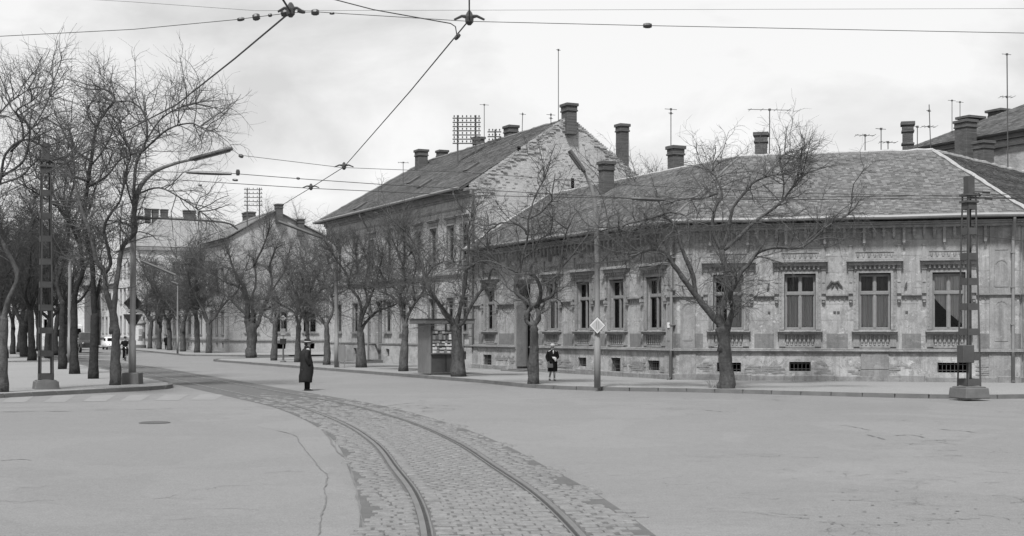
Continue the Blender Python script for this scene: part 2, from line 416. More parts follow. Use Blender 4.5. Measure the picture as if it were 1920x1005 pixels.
kerbR = [tuple((K0+D*t))[:2] for t in (47, 40, 30, 20, 10, 3)]
kerbR = [(-14.5, 99.5), (-18.6, 97.6), (-21, 94.6)]+kerbR+[(.9, 47.2), (3.1, 45.2), (6.2, 43.9), (9.3, 41.9), (11.8, 40.3), (13.6, 39.6), (15.8, 39.9), (18.5, 41.4), (23, 46), (32, 57)]
pav = ngon('pavement', ccw(kerbR+[(45, 72), (45, 120), (-5, 110)]), SW, 'pavement', kind='structure'); kerb_run(pav, kerbR, 1)
kerbL = [(-30, 15), (-23, 27.3), (-15.8, 40), (-13.1, 44.6), (-12.35, 46.4), (-12.6, 48.2), (-13.6, 51), (-17.9, 60.6), (-24, 74), (-31, 89.5), (-40, 107.6)]
kerbLL = kerbL+[(-84, 196)]
pavL = ngon('pavement', ccw(kerbLL+[(-240, 200), (-240, 15)]), SW, 'pavement', kind='structure'); kerb_run(pavL, kerbL, 2)
kerb2 = [(-19, 111.5), (-25.5, 111.9), (-28.4, 113.4), (-29.8, 117), (-36, 131.5), (-43.2, 148)]
pav2 = ngon('pavement', ccw(kerb2+[(-100, 275), (-60, 285), (-5, 150), (-5, 118)]), SW, 'pavement', kind='structure'); kerb_run(pav2, kerb2, 3, 1.2)

rail1 = [(-.55, 7), (-.68, 10), (-.86, 12.9), (-1.21, 16), (-1.72, 19.1), (-2.5, 23.6), (-3.79, 29), (-5.76, 35.25), (-7.95, 40.5), (-10.8, 47.1), (-16.5, 60.5), (-26.6, 83), (-56.5, 143), (-90, 210)]
rail1 = smooth_path([Vector((a, b, 0)) for a, b in rail1], 10)
def offs(path, o):
    out = []
    for i, p in enumerate(path):
        t = (path[min(i+1, len(path)-1)]-path[max(i-1, 0)]).normalized(); out.append(p+Vector((t.y, -t.x, 0))*o)
    return out
track = offs(rail1, .76)
def strip(mb, a, b, za, zb):
    i = len(mb.v)
    for p, q in zip(a, b): mb.v += [(p.x, p.y, za), (q.x, q.y, zb)]
    mb.f += [(i+2*k, i+2*k+1, i+2*k+3, i+2*k+2) for k in range(len(a)-1)]
def crack_net():
    r = random.Random(21); mb = MB()
    def walk(p, a, n, w, depth=0):
        L_, R_ = [], []
        for i in range(n+1):
            ww = w*r.uniform(.15, 1.4)*(1-i/(n+1)); nn = Vector((-math.sin(a), math.cos(a), 0)); L_.append(p+nn*ww); R_.append(p-nn*ww)
            if depth < 2 and i and r.random() < .3: walk(p.copy(), a+r.choice((-1, 1))*r.uniform(.5, 1.3), max(2, n-3), w*.7, depth+1)
            a += r.uniform(-.55, .55); p = p+Vector((math.cos(a), math.sin(a), 0))*r.uniform(.04, .13)
        i0 = len(mb.v)
        for q in L_+R_: mb.v.append((q.x, q.y, .0065+.0008*r.random()))
        m_ = len(L_); mb.f.extend([(i0+k+1, i0+k, i0+m_+k, i0+m_+k+1) for k in range(m_-1)])
    for x0, x1, y0, y1, n, w in ((1440, 1900, 880, 1003, 34, .007), (1280, 1560, 830, 960, 8, .006), (1300, 1900, 765, 860, 14, .012), (560, 830, 752, 774, 22, .025), (20, 560, 760, 800, 7, .012), (30, 560, 820, 1000, 7, .007), (1250, 1500, 740, 770, 8, .02)):
        for _ in range(n): walk(G(r.uniform(x0, x1), r.uniform(y0, y1)), r.uniform(-.5, .5)+r.choice((0, math.pi)), r.randint(3, 9), w)
    for _ in range(45):
        q = G(r.uniform(1500, 1850), r.uniform(915, 1000)); s = r.uniform(.006, .025); n = 6; i0 = len(mb.v)
        mb.v += [(q.x+s*r.uniform(.6, 1.5)*math.cos(k*math.pi/3), q.y+s*r.uniform(.6, 1.4)*math.sin(k*math.pi/3), .0075) for k in range(n)]; mb.f.append(tuple(range(i0, i0+n)))
    mb.build('crack_network', 'crack', road, kind='stuff')
crack_net()
bed = MB(); strip(bed, offs(track, -1.42), offs(track, 1.5), .006, .006)
bed = bed.build('track_bed', 'track_soil'); bed['kind'] = 'structure'
for side, lab in ((-1, 'left rail of the tram track curving up the avenue, outer side of the bend'), (1, 'right rail of the tram track, on the side of the ragged paving edge')):
    e = empty('tram_rail', (0, 0, 0)); tag(e, lab, 'tram rail', 'rails of the tram track')
    h = MB(); o = side*.76
    prof = [(-.045, .0), (-.04, .026), (.02, .027), (.024, .012), (.06, .012), (.064, .024), (.082, .024), (.085, 0)]
    for (a, za), (b, zb) in zip(prof[:3], prof[1:4]): strip(h, offs(track, o-a*side), offs(track, o-b*side), za, zb)
    for (a, za), (b, zb) in zip(prof[4:7], prof[5:8]): strip(h, offs(track, o-a*side), offs(track, o-b*side), za, zb)
    h.build('rail_head', 'rail_head', e)
    g = MB(); strip(g, offs(track, o-.022*side), offs(track, o-.062*side), .0125, .0125); g.build('flange_groove', 'rail_groove', e)
# stone setts along the track: the nearest 300 are pieces of their own, the rest one mesh
def setts():
    r = random.Random(11); acc = 0; L = []
    pts = []
    for i in range(1, len(track)):
        a, b = track[i-1], track[i]; ln = (b-a).length; n = max(1, int(ln/.02))
        for k in range(n): pts.append((a.lerp(b, k/n), (b-a).normalized()))
    run = 0; row = 0; last = pts[0][0]
    for p, t in pts:
        run += (p-last).length; last = p
        if run < .165: continue
        run = 0; row += 1
        if p.y < 11.6 or p.y > 47: continue
        nn = Vector((t.y, -t.x, 0)); edge_r = 1.42+.14*math.sin(row*.5)+r.uniform(-.16, .16); edge_l = -1.36+.08*math.sin(row*.31)+r.uniform(-.08, .08)
        for za, zb in ((edge_l, -.825), (-.665, .665), (.825, edge_r)):
            n_ = max(1, round((zb-za)/.195)); cut = sorted([za, zb]+[za+(zb-za)*(k+(.5 if row % 2 else 0)+r.uniform(-.1, .1))/n_ for k in range(1, n_)])
            for o0, o1 in zip(cut, cut[1:]):
                if p.y > 27 and r.random() < (p.y-27)/16: continue
                if o1-o0 < .05: continue
                q = p+nn*((o0+o1)/2); L.append((q.x, q.y, math.atan2(t.y, t.x), min(.26, o1-o0), r.uniform(-.004, .007)))
    L.sort(key=lambda q: q[1] if abs(q[0]/q[1]) < .42 else 99)
    vis = [q for q in L if q[1] > 12.4]
    near = vis[:300]; ns = set(near); rest = [q for q in L if q not in ns]
    protos = []
    for k in range(3):
        w = (.15, .195, .235)[k]; m = MB()
        m.frus(-.076, .076, -w/2+.004, w/2-.004, -.02, .012, .006).frus(-.07, .07, -w/2+.01, w/2-.01, .012, .019, .014)
        me = bpy.data.meshes.new('sett'); me.from_pydata(m.v, [], m.f); me.materials.append(MAT['sett']); protos.append(me)
    for x, y, a, w, z in near:
        o = bpy.data.objects.new('sett', protos[0 if w < .172 else (1 if w < .215 else 2)]); put(o, bed, Matrix.Translation((x, y, z)) @ Matrix.Rotation(a, 4, 'Z'))
    V, Q = [], []
    for x, y, a, w, z in rest:
        ca, sa = math.cos(a), math.sin(a); i = len(V); w = w/2-.006
        for (hx, hy, hz) in ((.076, w, -.02), (.062, w-.014, .017)):
            for sx, sy in ((-1, -1), (1, -1), (1, 1), (-1, 1)):
                lx, ly = sx*hx, sy*hy; V.append((x+lx*ca-ly*sa, y+lx*sa+ly*ca, hz+z))
        Q += [(i+4, i+5, i+6, i+7), (i, i+1, i+5, i+4), (i+1, i+2, i+6, i+5), (i+2, i+3, i+7, i+6), (i+3, i, i+4, i+7)]
    np_mesh('sett_paving', V, Q, 'sett', bed, WM[bed.name], kind='stuff', smooth=False)
setts()

# ------------------------------------------------------------------ building helpers
def wall_open(mb, u0, u1, z0, z1, ops, depth=.3, y=0.0):
    us = sorted({u0, u1, *[v for o in ops for v in o[:2]]}); zs = sorted({z0, z1, *[v for o in ops for v in o[2:4]]})
    us = [u for u in us if u0 <= u <= u1]; zs = [z for z in zs if z0 <= z <= z1]
    for a, b in zip(us, us[1:]):
        for c, d in zip(zs, zs[1:]):
            mu, mz = (a+b)/2, (c+d)/2
            if any(o[0] < mu < o[1] and o[2] < mz < o[3] for o in ops): continue
            mb.quad((a, y, c), (b, y, c), (b, y, d), (a, y, d))
    for o in ops:
        a, b, c, d = o[:4]; c = max(c, z0); d = min(d, z1)
        if c >= d: continue
        mb.quad((a, y, c), (a, y, d), (a, y+depth, d), (a, y+depth, c)).quad((b, y, d), (b, y, c), (b, y+depth, c), (b, y+depth, d))
        if o[3] <= z1: mb.quad((a, y, d), (b, y, d), (b, y+depth, d), (a, y+depth, d))
        if o[2] >= z0: mb.quad((b, y, c), (a, y, c), (a, y+depth, c), (b, y+depth, c))
def room(w, z0, z1, y0, dep):                          # dark room behind an opening: five inward faces
    m = MB(); a, b = -w/2-.02, w/2+.02; z0 -= .02; z1 += .02; y1 = y0+dep
    m.quad((a, y1, z0), (b, y1, z0), (b, y1, z1), (a, y1, z1)).quad((a, y0, z0), (a, y1, z0), (a, y1, z1), (a, y0, z1))
    m.quad((b, y1, z0), (b, y0, z0), (b, y0, z1), (b, y1, z1)).quad((a, y0, z1), (a, y1, z1), (b, y1, z1), (b, y0, z1)).quad((a, y0, z0), (b, y0, z0), (b, y1, z0), (a, y1, z0))
    return m
def curtain_mesh(x0, x1, zt, zb_of, y, n=22, seed=0):
    r = random.Random(seed); m = MB(); ph = r.uniform(0, 6)
    top, bot = [], []
    for i in range(n+1):
        x = x0+(x1-x0)*i/n; yy = y+.03*math.sin(i*1.7+ph)+r.uniform(-.008, .008)
        top.append((x, yy, zt)); bot.append((x, yy*1.0+.01*math.sin(i*2.3), zb_of(x)))
    for i in range(n): m.quad(bot[i], bot[i+1], top[i+1], top[i])
    return m
def roof_plane(parent, pts, m='roof_tile', tiles=True, rows=.145, tw=.165, seed=0, name='roof'):
    """pts: eave left, eave right, ridge right, ridge left (world)"""
    pts = [Vector(p) for p in pts]; e = (pts[1]-pts[0]).normalized(); nr = e.cross(pts[-1]-pts[0]).normalized(); s = nr.cross(e)
    low = [p-nr*.1 for p in pts]; n = len(pts)
    f = [tuple(range(n)), tuple(range(2*n-1, n-1, -1))]+[(k, n+k, n+(k+1) % n, (k+1) % n) for k in range(n)]
    deck = wmesh(name, pts+low, f, 'roof_deck' if tiles else m, parent)
    if not tiles: return deck
    r = random.Random(seed); V, Q = [], []
    pl = [((p-pts[0]).dot(e), (p-pts[0]).dot(s)) for p in pts]
    smax = max(q[1] for q in pl); xs = [q[0] for q in pl]
    def span(y):
        xx = []
        for (x0, y0), (x1, y1) in zip(pl, pl[1:]+pl[:1]):
            if (y0 <= y) != (y1 <= y): xx.append(x0+(x1-x0)*(y-y0)/(y1-y0))
        return (min(xx), max(xx)) if len(xx) > 1 else None
    k = 0; y = .02
    Mi = WM[deck.name].inverted()
    while y < smax-.03:
        sp = span(y+.04); k += 1
        if sp:
            x = sp[0]+(k % 2)*tw/2-tw/2; sag = .02*math.sin(k*.7)
            while x < sp[1]:
                w = tw*r.uniform(.93, 1.0); hh = rows*1.5; sk = r.uniform(-.012, .012); lift = r.uniform(.022, .042)+sag*.3; low_y = y+r.uniform(-.012, .012)
                x0, x1 = max(x, sp[0]), min(x+w, sp[1])
                if x1-x0 > .05:
                    i = len(V)
                    for a, b, h in ((x0, low_y, lift), (x1, low_y+sk, lift), (x1, low_y+hh, .006), (x0, low_y+hh, .006), (x0, low_y, lift-.02), (x1, low_y+sk, lift-.02)):
                        V.append(tuple(Mi @ (pts[0]+e*a+s*b+nr*h)))
                    Q += [(i, i+1, i+2, i+3), (i+4, i+5, i+1, i)]
                x += tw
        y += rows
    np_mesh('roof_tiles', V, Q, m, deck, WM[deck.name], kind='stuff', smooth=False)
    return deck
def ridge_cap(parent, a, b, r=.12, m='ridge', seed=0):
    rr = random.Random(seed); n = max(2, int((b-a).length/.32)); mb = MB()
    pts = [a.lerp(b, i/n)+Vector((rr.uniform(-.02, .02), rr.uniform(-.02, .02), rr.uniform(-.015, .025))) for i in range(n+1)]
    Mi = WM[parent.name].inverted(); mb.tube([Mi @ p for p in pts], [r*rr.uniform(.8, 1.15) for _ in pts], 6)
    return mb.build('ridge_cap', m, parent, WM[parent.name])
def chimney(parent, p, w, d, h, ang, bands=1, m='chimney_brick', flare=.08):
    """p: foot inside the roof, h: height above the foot"""
    mb = MB(); mb.box(-w/2, w/2, -d/2, d/2, -.6, h-.45)
    mb.box(-w/2-.05, w/2+.05, -d/2-.05, d/2+.05, h-.45, h-.36)
    mb.box(-w/2-.02, w/2+.02, -d/2-.02, d/2+.02, h-.36, h-.16).box(-w/2-flare, w/2+flare, -d/2-flare, d/2+flare, h-.16, h)
    if bands > 1: mb.box(-w/2-.05, w/2+.05, -d/2-.05, d/2+.05, h*.5, h*.5+.09)
    o = mb.build('chimney', m, parent, frame(p[0], p[1], p[2], ang), bevel=.015)
    MB().box(-w/2+.1, w/2-.1, -d/2+.1, d/2-.1, h, h+.02).build('flue', 'hole', o, WM[o.name])
    return o
def downpipe(parent, M, u, ztop, y_gut, zb=.1):
    MB().tube(smooth_path([(u, y_gut, ztop), (u, y_gut+.04, ztop-.16), (u, -.2, ztop-.62), (u, -.17, ztop-.8)], 3)+[Vector((u, -.17, 2)), Vector((u, -.17, 1.25))], .058, 8).build('downpipe', 'zinc', parent, M)
    MB().tube([(u, -.17, 1.26), (u, -.2, 1.1), (u, -.2, zb+.12), (u, -.33, zb)], .066, 8).build('downpipe_foot', 'metal_dark', parent, M)
    for z in (2.3, 3.7, 5.0): MB().box(u-.08, u+.08, -.24, 0, z, z+.04).build('pipe_clip', 'metal_grey', parent, M)

# ------------------------------------------------------------------ the corner house
LA = t_of(888); angA = math.atan2(-D.y, -D.x); AL = C0+D*LA
uB = Vector((12.09, -3.01, 0)).normalized(); LB = 12.85; angB = math.atan2(uB.y, uB.x)
CB = C0+uB*LB; angC = angB+R(62); uC = Vector((math.cos(angC), math.sin(angC), 0)); LC = 14.0
house = empty('corner_house', (C0.x, C0.y, 0)); tag(house, 'single-storey corner house with ornate crumbling plaster front and long tiled roof', 'house')
MA = frame(AL.x, AL.y, 0, angA); MBf = frame(C0.x, C0.y, 0, angB); MC = frame(CB.x, CB.y, 0, angC)
ZE = 6.6                                               # eaves
def u_B(px):
    r = (px-960)/F; return (r*C0.y-C0.x)/(uB.x-r*uB.y)
WINB = [u_B(x) for x in (1366, 1500, 1640, 1779)]
WINA = [LA-t_of(x) for x in (920, 1037, 1095, 1158, 1228)]
DOORA = LA-t_of(984)
def make_window(parent, M):
    W2 = .585; z0, z1, zt = 2.12, 4.27, 3.54
    m = MB()
    m.box(-W2, -W2+.055, .13, .2, z0, z1).box(W2-.055, W2, .13, .2, z0, z1).box(-W2+.055, W2-.055, .13, .2, z0, z0+.07).box(-W2+.055, W2-.055, .13, .2, z1-.06, z1)
    m.box(-W2+.055, W2-.055, .10, .2, zt-.055, zt+.055).box(-.045, .045, .115, .195, z0+.07, zt-.055).box(-.04, .04, .12, .195, zt+.055, z1-.06)
    w = m.build('window', 'frame_light', parent, M, bevel=.006)
    for a, b, c, d in ((-W2+.055, -.045, z0+.07, zt-.055), (.045, W2-.055, z0+.07, zt-.055), (-W2+.055, -.04, zt+.055, z1-.06), (.04, W2-.055, zt+.055, z1-.06)):
        s = MB(); t_ = .03
        s.box(a, a+t_, .145, .185, c, d).box(b-t_, b, .145, .185, c, d).box(a+t_, b-t_, .145, .185, c, c+t_).box(a+t_, b-t_, .145, .185, d-t_, d)
        s.build('sash', 'frame_wood', w, M)
        MB().quad((a+t_, .165, c+t_), (b-t_, .165, c+t_), (b-t_, .165, d-t_), (a+t_, .165, d-t_)).build('pane', 'glass', w, M)
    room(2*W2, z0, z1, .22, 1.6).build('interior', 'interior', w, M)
    m = MB()                                           # moulded surround
    for k, (i, o_, p) in enumerate(((.60, .69, .075), (.69, .80, .045))):
        m.box(-o_, -i, -p, .04, z0, 4.31+(o_-.6)).box(i, o_, -p, .04, z0, 4.31+(o_-.6)).box(-i, i, -p-.003, .04, 4.31+(i-.6), 4.31+(o_-.6))
    for s_ in (-1, 1):
        for k in range(12): m.box(s_*.745-.022, s_*.745+.022, -.06, -.04, 2.25+k*.17, 2.33+k*.17)
    m.build('surround', 'trim', w, M)
    m = MB()                                           # hood with dentils, side strips and crest
    m.box(-.98, .98, -.17, 0, 4.60, 4.74).box(-1.06, 1.06, -.31, 0, 4.74, 4.80).box(-1.02, 1.02, -.24, 0, 4.80, 4.86)
    m.box(-.80, .80, -.07, 0, 4.52, 4.60)
    for k in range(9): m.box(-.74+k*.175, -.66+k*.175, -.15, -.07, 4.47, 4.598)
    m.build('hood', 'trim', w, M, bevel=.01)
    for s_ in (-1, 1):
        c = s_*.90; m = MB()
        m.box(c-.085, c+.085, -.075, 0, 3.52, 4.597).box(c-.055, c+.055, -.10, -.075, 3.95, 4.12).box(c-.1, c+.1, -.11, 0, 4.44, 4.50)
        m.box(c-.07, c+.07, -.16, 0, 3.28, 3.40).box(c-.045, c+.045, -.13, 0, 3.18, 3.28)
        m.prism([(c-.10, 4.86), (c+.10, 4.86), (c+.045, 5.36), (c-.045, 5.36)], -.05, 0).box(c-.07, c+.07, -.075, 0, 5.36, 5.42)
        m.build('side_strip', 'trim', w, M)
    m = MB()
    for k in range(7):
        x = -.63+k*.21; m.prism([(x-.06, 5.10), (x-.02, 4.93), (x+.02, 4.93), (x+.06, 5.10), (x, 5.04)], -.035, 0); m.box(x-.05, x+.05, -.03, 0, 4.865, 4.90)
    m.box(-.72, .72, -.03, 0, 5.12, 5.15)
    m.build('crest', 'trim', w, M)
    MB().box(-.86, .86, -.26, .14, 2.02, 2.09).box(-.80, .80, -.18, .1, 1.95, 2.02).build('sill', 'trim', w, M, bevel=.012)
    m = MB()
    m.box(-.80, -.57, -.065, 0, 1.46, 1.95).box(.57, .80, -.065, 0, 1.46, 1.95).box(-.57, .57, -.05, 0, 1.42, 1.50).box(-.57, .57, -.05, 0, 1.90, 1.95)
    for k in range(7): m.lathe([(.03, 0), (.045, .03), (.028, .07), (.055, .16), (.03, .29), (.042, .33), (.035, .4)], -.48+k*.16, -.035, 1.50, 7)
    m.build('apron_balustrade', 'trim', w, M)
    return w
def facade(M, L, wins, base, door=None, pil=(), el=0, er=0, br=None, seed=0, interiors=True):
    r = random.Random(seed)
    ops = [(u-.6, u+.6, 2.12, 4.31) for u in wins]
    bops = [(u-w/2, u+w/2, a, b) for u, w, a, b in base]
    if door is not None:
        ops.append((door-.78, door+.78, 1.0, 4.45)); bops.append((door-.78, door+.78, -.2, 2))
    m = MB(); wall_open(m, 0, L, 1.27, 6.4, ops, .22); m.build('wall', 'facade', house, M)
    m = MB(); wall_open(m, -el*.05, L+er*.05, -.2, 1.2, bops, .28, -.07); m.build('plinth', 'plinth', house, M)
    for u, w, a, b in base:
        o = room(w, a, b, .2, .5).build('basement_window', 'hole', house, M @ T(u, 0, 0))
        g = MB()
        for k in range(max(3, int(w/.14))+1):
            x = -w/2+.03+(w-.06)*k/max(3, int(w/.14)); g.tube([(x, .0, a), (x, .0, b)], .012, 5)
        for z in np.linspace(a+.08, b-.08, 2 if b-a < .6 else 4): g.box(-w/2, w/2, -.006, .012, z, z+.02)
        g.build('grille', 'metal_dark', o, WM[o.name])
    edges = [0]+[v for s in sorted([(u-.9-.09, u+.9+.09) for u in wins]+([(door-1.0, door+1.0)] if door is not None else [])) for v in s]+[L]
    # plinth cornice, broken only at the door
    segs = [(-el*.09, L+er*.09)] if door is None else [(-el*.09, door-.8), (door+.8, L+er*.09)]
    for a, b in segs:
        MB().box(a, b, -.12, .02, 1.2, 1.27).box(a, b, -.2, .02, 1.27, 1.335).box(a, b, -.11, .02, 1.335, 1.39).build('plinth_cornice', 'trim', house, M, bevel=.012)
    for a, b in zip(edges[::2], edges[1::2]):
        a2, b2 = (a-.04*el if a == 0 else a), (b+.04*er if b == L else b)
        if b2-a2 < .12: continue
        g = MB(); g.box(a2, b2, -.13, .02, 3.44, 3.50).box(a2, b2, -.08, .02, 3.40, 3.44)
        n = max(1, int((b2-a2-.1)/.17)); st = (b2-a2-.1)/n
        for k in range(n):
            x = a2+.05+st*(k+.5); g.prism([(x-st*.48, 3.40), (x, 3.24), (x+st*.48, 3.40)], -.035, .01)
        g.build('belt', 'trim', house, M)
        if b2-a2 > .5:                                 # darker painted dado under the sills
            MB().box(a2+.02, b2-.02, -.006, .01, 1.392, 1.97).build('dado', 'dado', house, M)
    for a, b in ((.0, 0),):
        MB().box(-el*.1, L+er*.1, -.22, .02, 6.04, 6.15).box(-el*.14, L+er*.14, -.32, .02, 6.15, 6.22).box(-el*.2, L+er*.2, -.42, .02, 6.22, 6.27).box(-el*.26, L+er*.26, -.52, .02, 6.33, 6.41).build('eaves_cornice', 'trim', house, M, bevel=.012)
    b0, b1 = br or (.2, L-.2); n = int((b1-b0)/.368); st = (b1-b0)/n
    global BR
    for k in range(n+1):
        lg = k % 4 == 1; x = b0+st*k
        if BR.get(lg) is None:
            g = MB(); zb = 5.40 if lg else 5.64
            g.box(-.05, .05, -.20, .01, zb+.06, 6.038).box(-.06, .06, -.225, .01, 5.88, 5.96).prism([(-.05, zb+.06), (0, zb-.03), (.05, zb+.06)], -.16, .01)
            BR[lg] = g.build('bracket', 'trim', house, M @ T(x, 0, 0)).data
        else:
            o = bpy.data.objects.new('bracket', BR[lg]); put(o, house, M @ T(x, 0, 0))
    x = -el*.1; fill = [door] if door is not None else []
    while x < L-.3:                                    # foundation blocks
        w = min(r.uniform(1.1, 1.9), L+er*.05-x); top = r.uniform(.30, .38)
        if not any(x < q+.9 and x+w > q-.9 for q in fill):
            MB().box(x+.015, x+w-.015, -.07-r.uniform(.03, .09), .0, -.2, top).build('base_stone', 'base_stone', house, M, bevel=.03)
        x += w
    V = MB()                                           # bare bricks where the plinth has lost its render
    for _ in range(max(2, int(L/2.0))):
        cu, cz, rw, rh = r.uniform(.5, L-.5), r.uniform(.42, .7), r.uniform(.5, 1.2), r.uniform(.12, .3)
        for i in range(-3, 5):
            z = cz+i*.078
            if not .36 < z < 1.08: continue
            x = cu-rw+(i % 2)*.13
            while x < cu+rw:
                inside = ((x-cu)/rw)**2+((z-cz)/rh)**2
                clash = any(x < q[1]+.05 and x+.25 > q[0]-.05 and z < q[3]+.05 and z+.07 > q[2]-.05 for q in bops) or x < 0 or x+.25 > L
                if inside < 1.1 and not clash and r.random() < .8: V.box(x, x+.245, -.07-r.uniform(.006, .03), -.06, z, z+.066)
                x += .26
    if V.v: V.build('bare_brickwork', 'brick', house, M, kind='stuff')
    for u, w in pil:
        MB().box(u-w/2, u+w/2, -.045, .02, 1.392, 6.036).box(u-w/2-.03, u+w/2+.03, -.10, .02, -.2, 1.198).build('pilaster', 'trim', house, M, bevel=.008)
        for za, zb, arch in ((1.7, 3.2, 1), (3.75, 4.75, 1), (5.15, 5.5, 0)):
            g = MB(); q = w*.27
            pts = [(u-q, za), (u+q, za)]+[(u+q*math.cos(a), zb-q+q*math.sin(a)) for a in np.linspace(0, math.pi, 9)] if arch else [(u-q, za), (u+q, za), (u+q, zb), (u-q, zb)]
            for (x0, y0), (x1, y1) in zip(pts, pts[1:]+pts[:1]):
                g.tube([(x0, -.047, y0), (x1, -.047, y1)], .022, 4)
            g.build('pilaster_panel', 'trim', house, M)
BR = {}
baseB = [(WINB[0]+.02, .95, .46, .82), (u_B(1500), .82, .5, .86), (u_B(1786), 1.1, .48, .86)]
baseA = [(LA-t_of(916), 1.0, .2, .86), (LA-t_of(1094), .75, .48, .88), (LA-t_of(1157), .8, .16, .92), (LA-t_of(1228), .9, .46, .86)]
facade(MA, LA, WINA, baseA, DOORA, pil=[(.35, .6), (LA-.5, .55)], er=1, br=(.9, LA-.95), seed=1)
facade(MBf, LB, WINB, baseB, None, pil=[(.42, .6), (LB-.62, .85)], el=1, er=1, br=(.95, LB-1.2), seed=2)
facade(MC, LC, [2.6, 5.5, 8.4, 11.3], [(2.6, .9, .48, .86), (8.4, .9, .48, .86)], None, pil=[(.55, .7)], el=1, br=(1.2, LC-.2), seed=3)
w0 = make_window(house, MBf @ T(WINB[0], 0, 0)); wins_all = [w0]
for u in WINB[1:]: wins_all.append(copy_tree(w0, house, MBf @ T(u, 0, 0)))
for u in WINA: wins_all.append(copy_tree(w0, house, MA @ T(u, 0, 0)))
for u in (2.6, 5.5, 8.4, 11.3): copy_tree(w0, house, MC @ T(u, 0, 0))
# curtains: drawn in the second and third window, pulled aside in the fourth
def cur(w, x0, x1, zt, fn, seed, y=.24): curtain_mesh(x0, x1, zt, fn, y, 22, seed).build('curtain', 'curtain', w, WM[w.name], smooth=True)
cur(wins_all[1], -.56, -.02, 3.52, lambda x: 2.16, 1); cur(wins_all[1], .02, .56, 3.52, lambda x: 2.16, 2)
cur(wins_all[2], -.56, -.03, 3.52, lambda x: 2.16, 3); cur(wins_all[2], .03, .56, 3.52, lambda x: 2.16, 4)
cur(wins_all[3], -.56, .56, 4.24, lambda x: 3.45-1.15*max(0, (x+.56)/1.12)**.8, 5)
cur(wins_all[0], .1, .56, 4.24, lambda x: 2.16, 6); cur(wins_all[5], -.5, -.2, 4.2, lambda x: 2.2, 7); cur(wins_all[8], .15, .5, 4.2, lambda x: 2.2, 8)
for w in wins_all[4:]: cur(w, -.12, .12, 4.2, lambda x: 2.16, 9, .33)
# dim net curtains in the upper lights
for k, w in enumerate(wins_all[1:4]): curtain_mesh(-.56, .56, 4.24, lambda x: 3.6, .42, 22, 20+k).build('net_curtain', 'shutter', w, WM[w.name], smooth=True)
# the street door
dm = MA @ T(DOORA, 0, 0)
dr = MB().box(-.78, -.70, .42, .52, .3, 4.4).box(.70, .78, .42, .52, .3, 4.4).box(-.70, .70, .42, .52, 4.3, 4.4).box(-.70, .70, .40, .52, 3.40, 3.52).build('door_frame', 'door_wood', house, dm, bevel=.01)
for a, b in ((.02, .70),):
    lf = MB().box(a, b, .44, .50, .32, 3.38).build('door_leaf', 'door_wood', dr, dm, bevel=.008)
for z0, z1 in ((.5, 1.2), (1.35, 2.0), (2.15, 3.2)): MB().box(.14, .58, .425, .445, z0, z1).build('door_panel', 'frame_wood', dr, dm, bevel=.015)
MB().box(-.72, -.66, -.10, .44, .32, 3.38).build('open_door_leaf', 'dado', dr, dm, bevel=.008)
MB().tube([(.1, .42, 1.5), (.1, .36, 1.5), (.2, .36, 1.5)], .015, 6).build('handle', 'metal_dark', dr, dm)
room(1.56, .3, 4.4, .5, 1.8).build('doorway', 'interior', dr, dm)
m = MB()
for s_ in (-1, 1): m.quad((s_*.779, -.1, .1), (s_*.779, .5, .1), (s_*.779, .5, 4.45), (s_*.779, -.1, 4.45)); m.box(s_*.9-.1, s_*.9+.1, -.08, 0, 1.4, 4.5)
m.box(-1.05, 1.05, -.2, 0, 4.62, 4.72).box(-1.0, 1.0, -.09, 0, 4.5, 4.62); m.build('door_surround', 'trim', dr, dm)
MB().box(-.85, .85, -.5, .45, -.1, .22).build('door_step', 'kerb', dr, dm, bevel=.015); MB().box(-1.0, 1.0, -.85, -.5, -.1, .17).build('door_step', 'kerb', dr, dm, bevel=.015)
# boarded hatch below the third window, house number, wall ornament and iron hooks
ub = u_B(1640)
MB().box(ub-.52, ub+.52, -.125, -.05, .58, 1.40).build('hatch_slab', 'base_stone', house, MBf, bevel=.012); MB().box(ub-.54, ub+.54, -.13, -.05, -.1, .565).build('hatch_slab', 'base_stone', house, MBf, bevel=.012)
MB().box(LA-.62, LA-.48, -.075, -.045, 2.2, 2.42).build('number_plate', 'lamp_plate', house, MA)
uo = u_B(1565); g = MB()
for s_ in (-1, 1):
    g.tube([(uo, -.03, 3.92), (uo+s_*.12, -.05, 3.98), (uo+s_*.2, -.05, 3.86), (uo+s_*.3, -.05, 3.76)], [.05, .06, .04, .02], 6)
    g.tube([(uo+s_*.05, -.03, 3.85), (uo+s_*.12, -.05, 3.74)], [.04, .02], 6)
g.build('wall_ornament', 'metal_dark', house, MBf)
for px in (1440, 1698): g = MB(); u = u_B(px); g.prism([(u-.05, 3.72), (u+.05, 3.76), (u+.06, 3.98), (u, 3.9)], -.09, .0); g.build('wall_hook', 'metal_dark', house, MBf)
for px in (1442, 1565, 1572, 1700): u = u_B(px); MB().box(u-.05, u+.05, -.03, .01, 2.76, 2.84).build('wall_anchor', 'metal_dark', house, MBf)
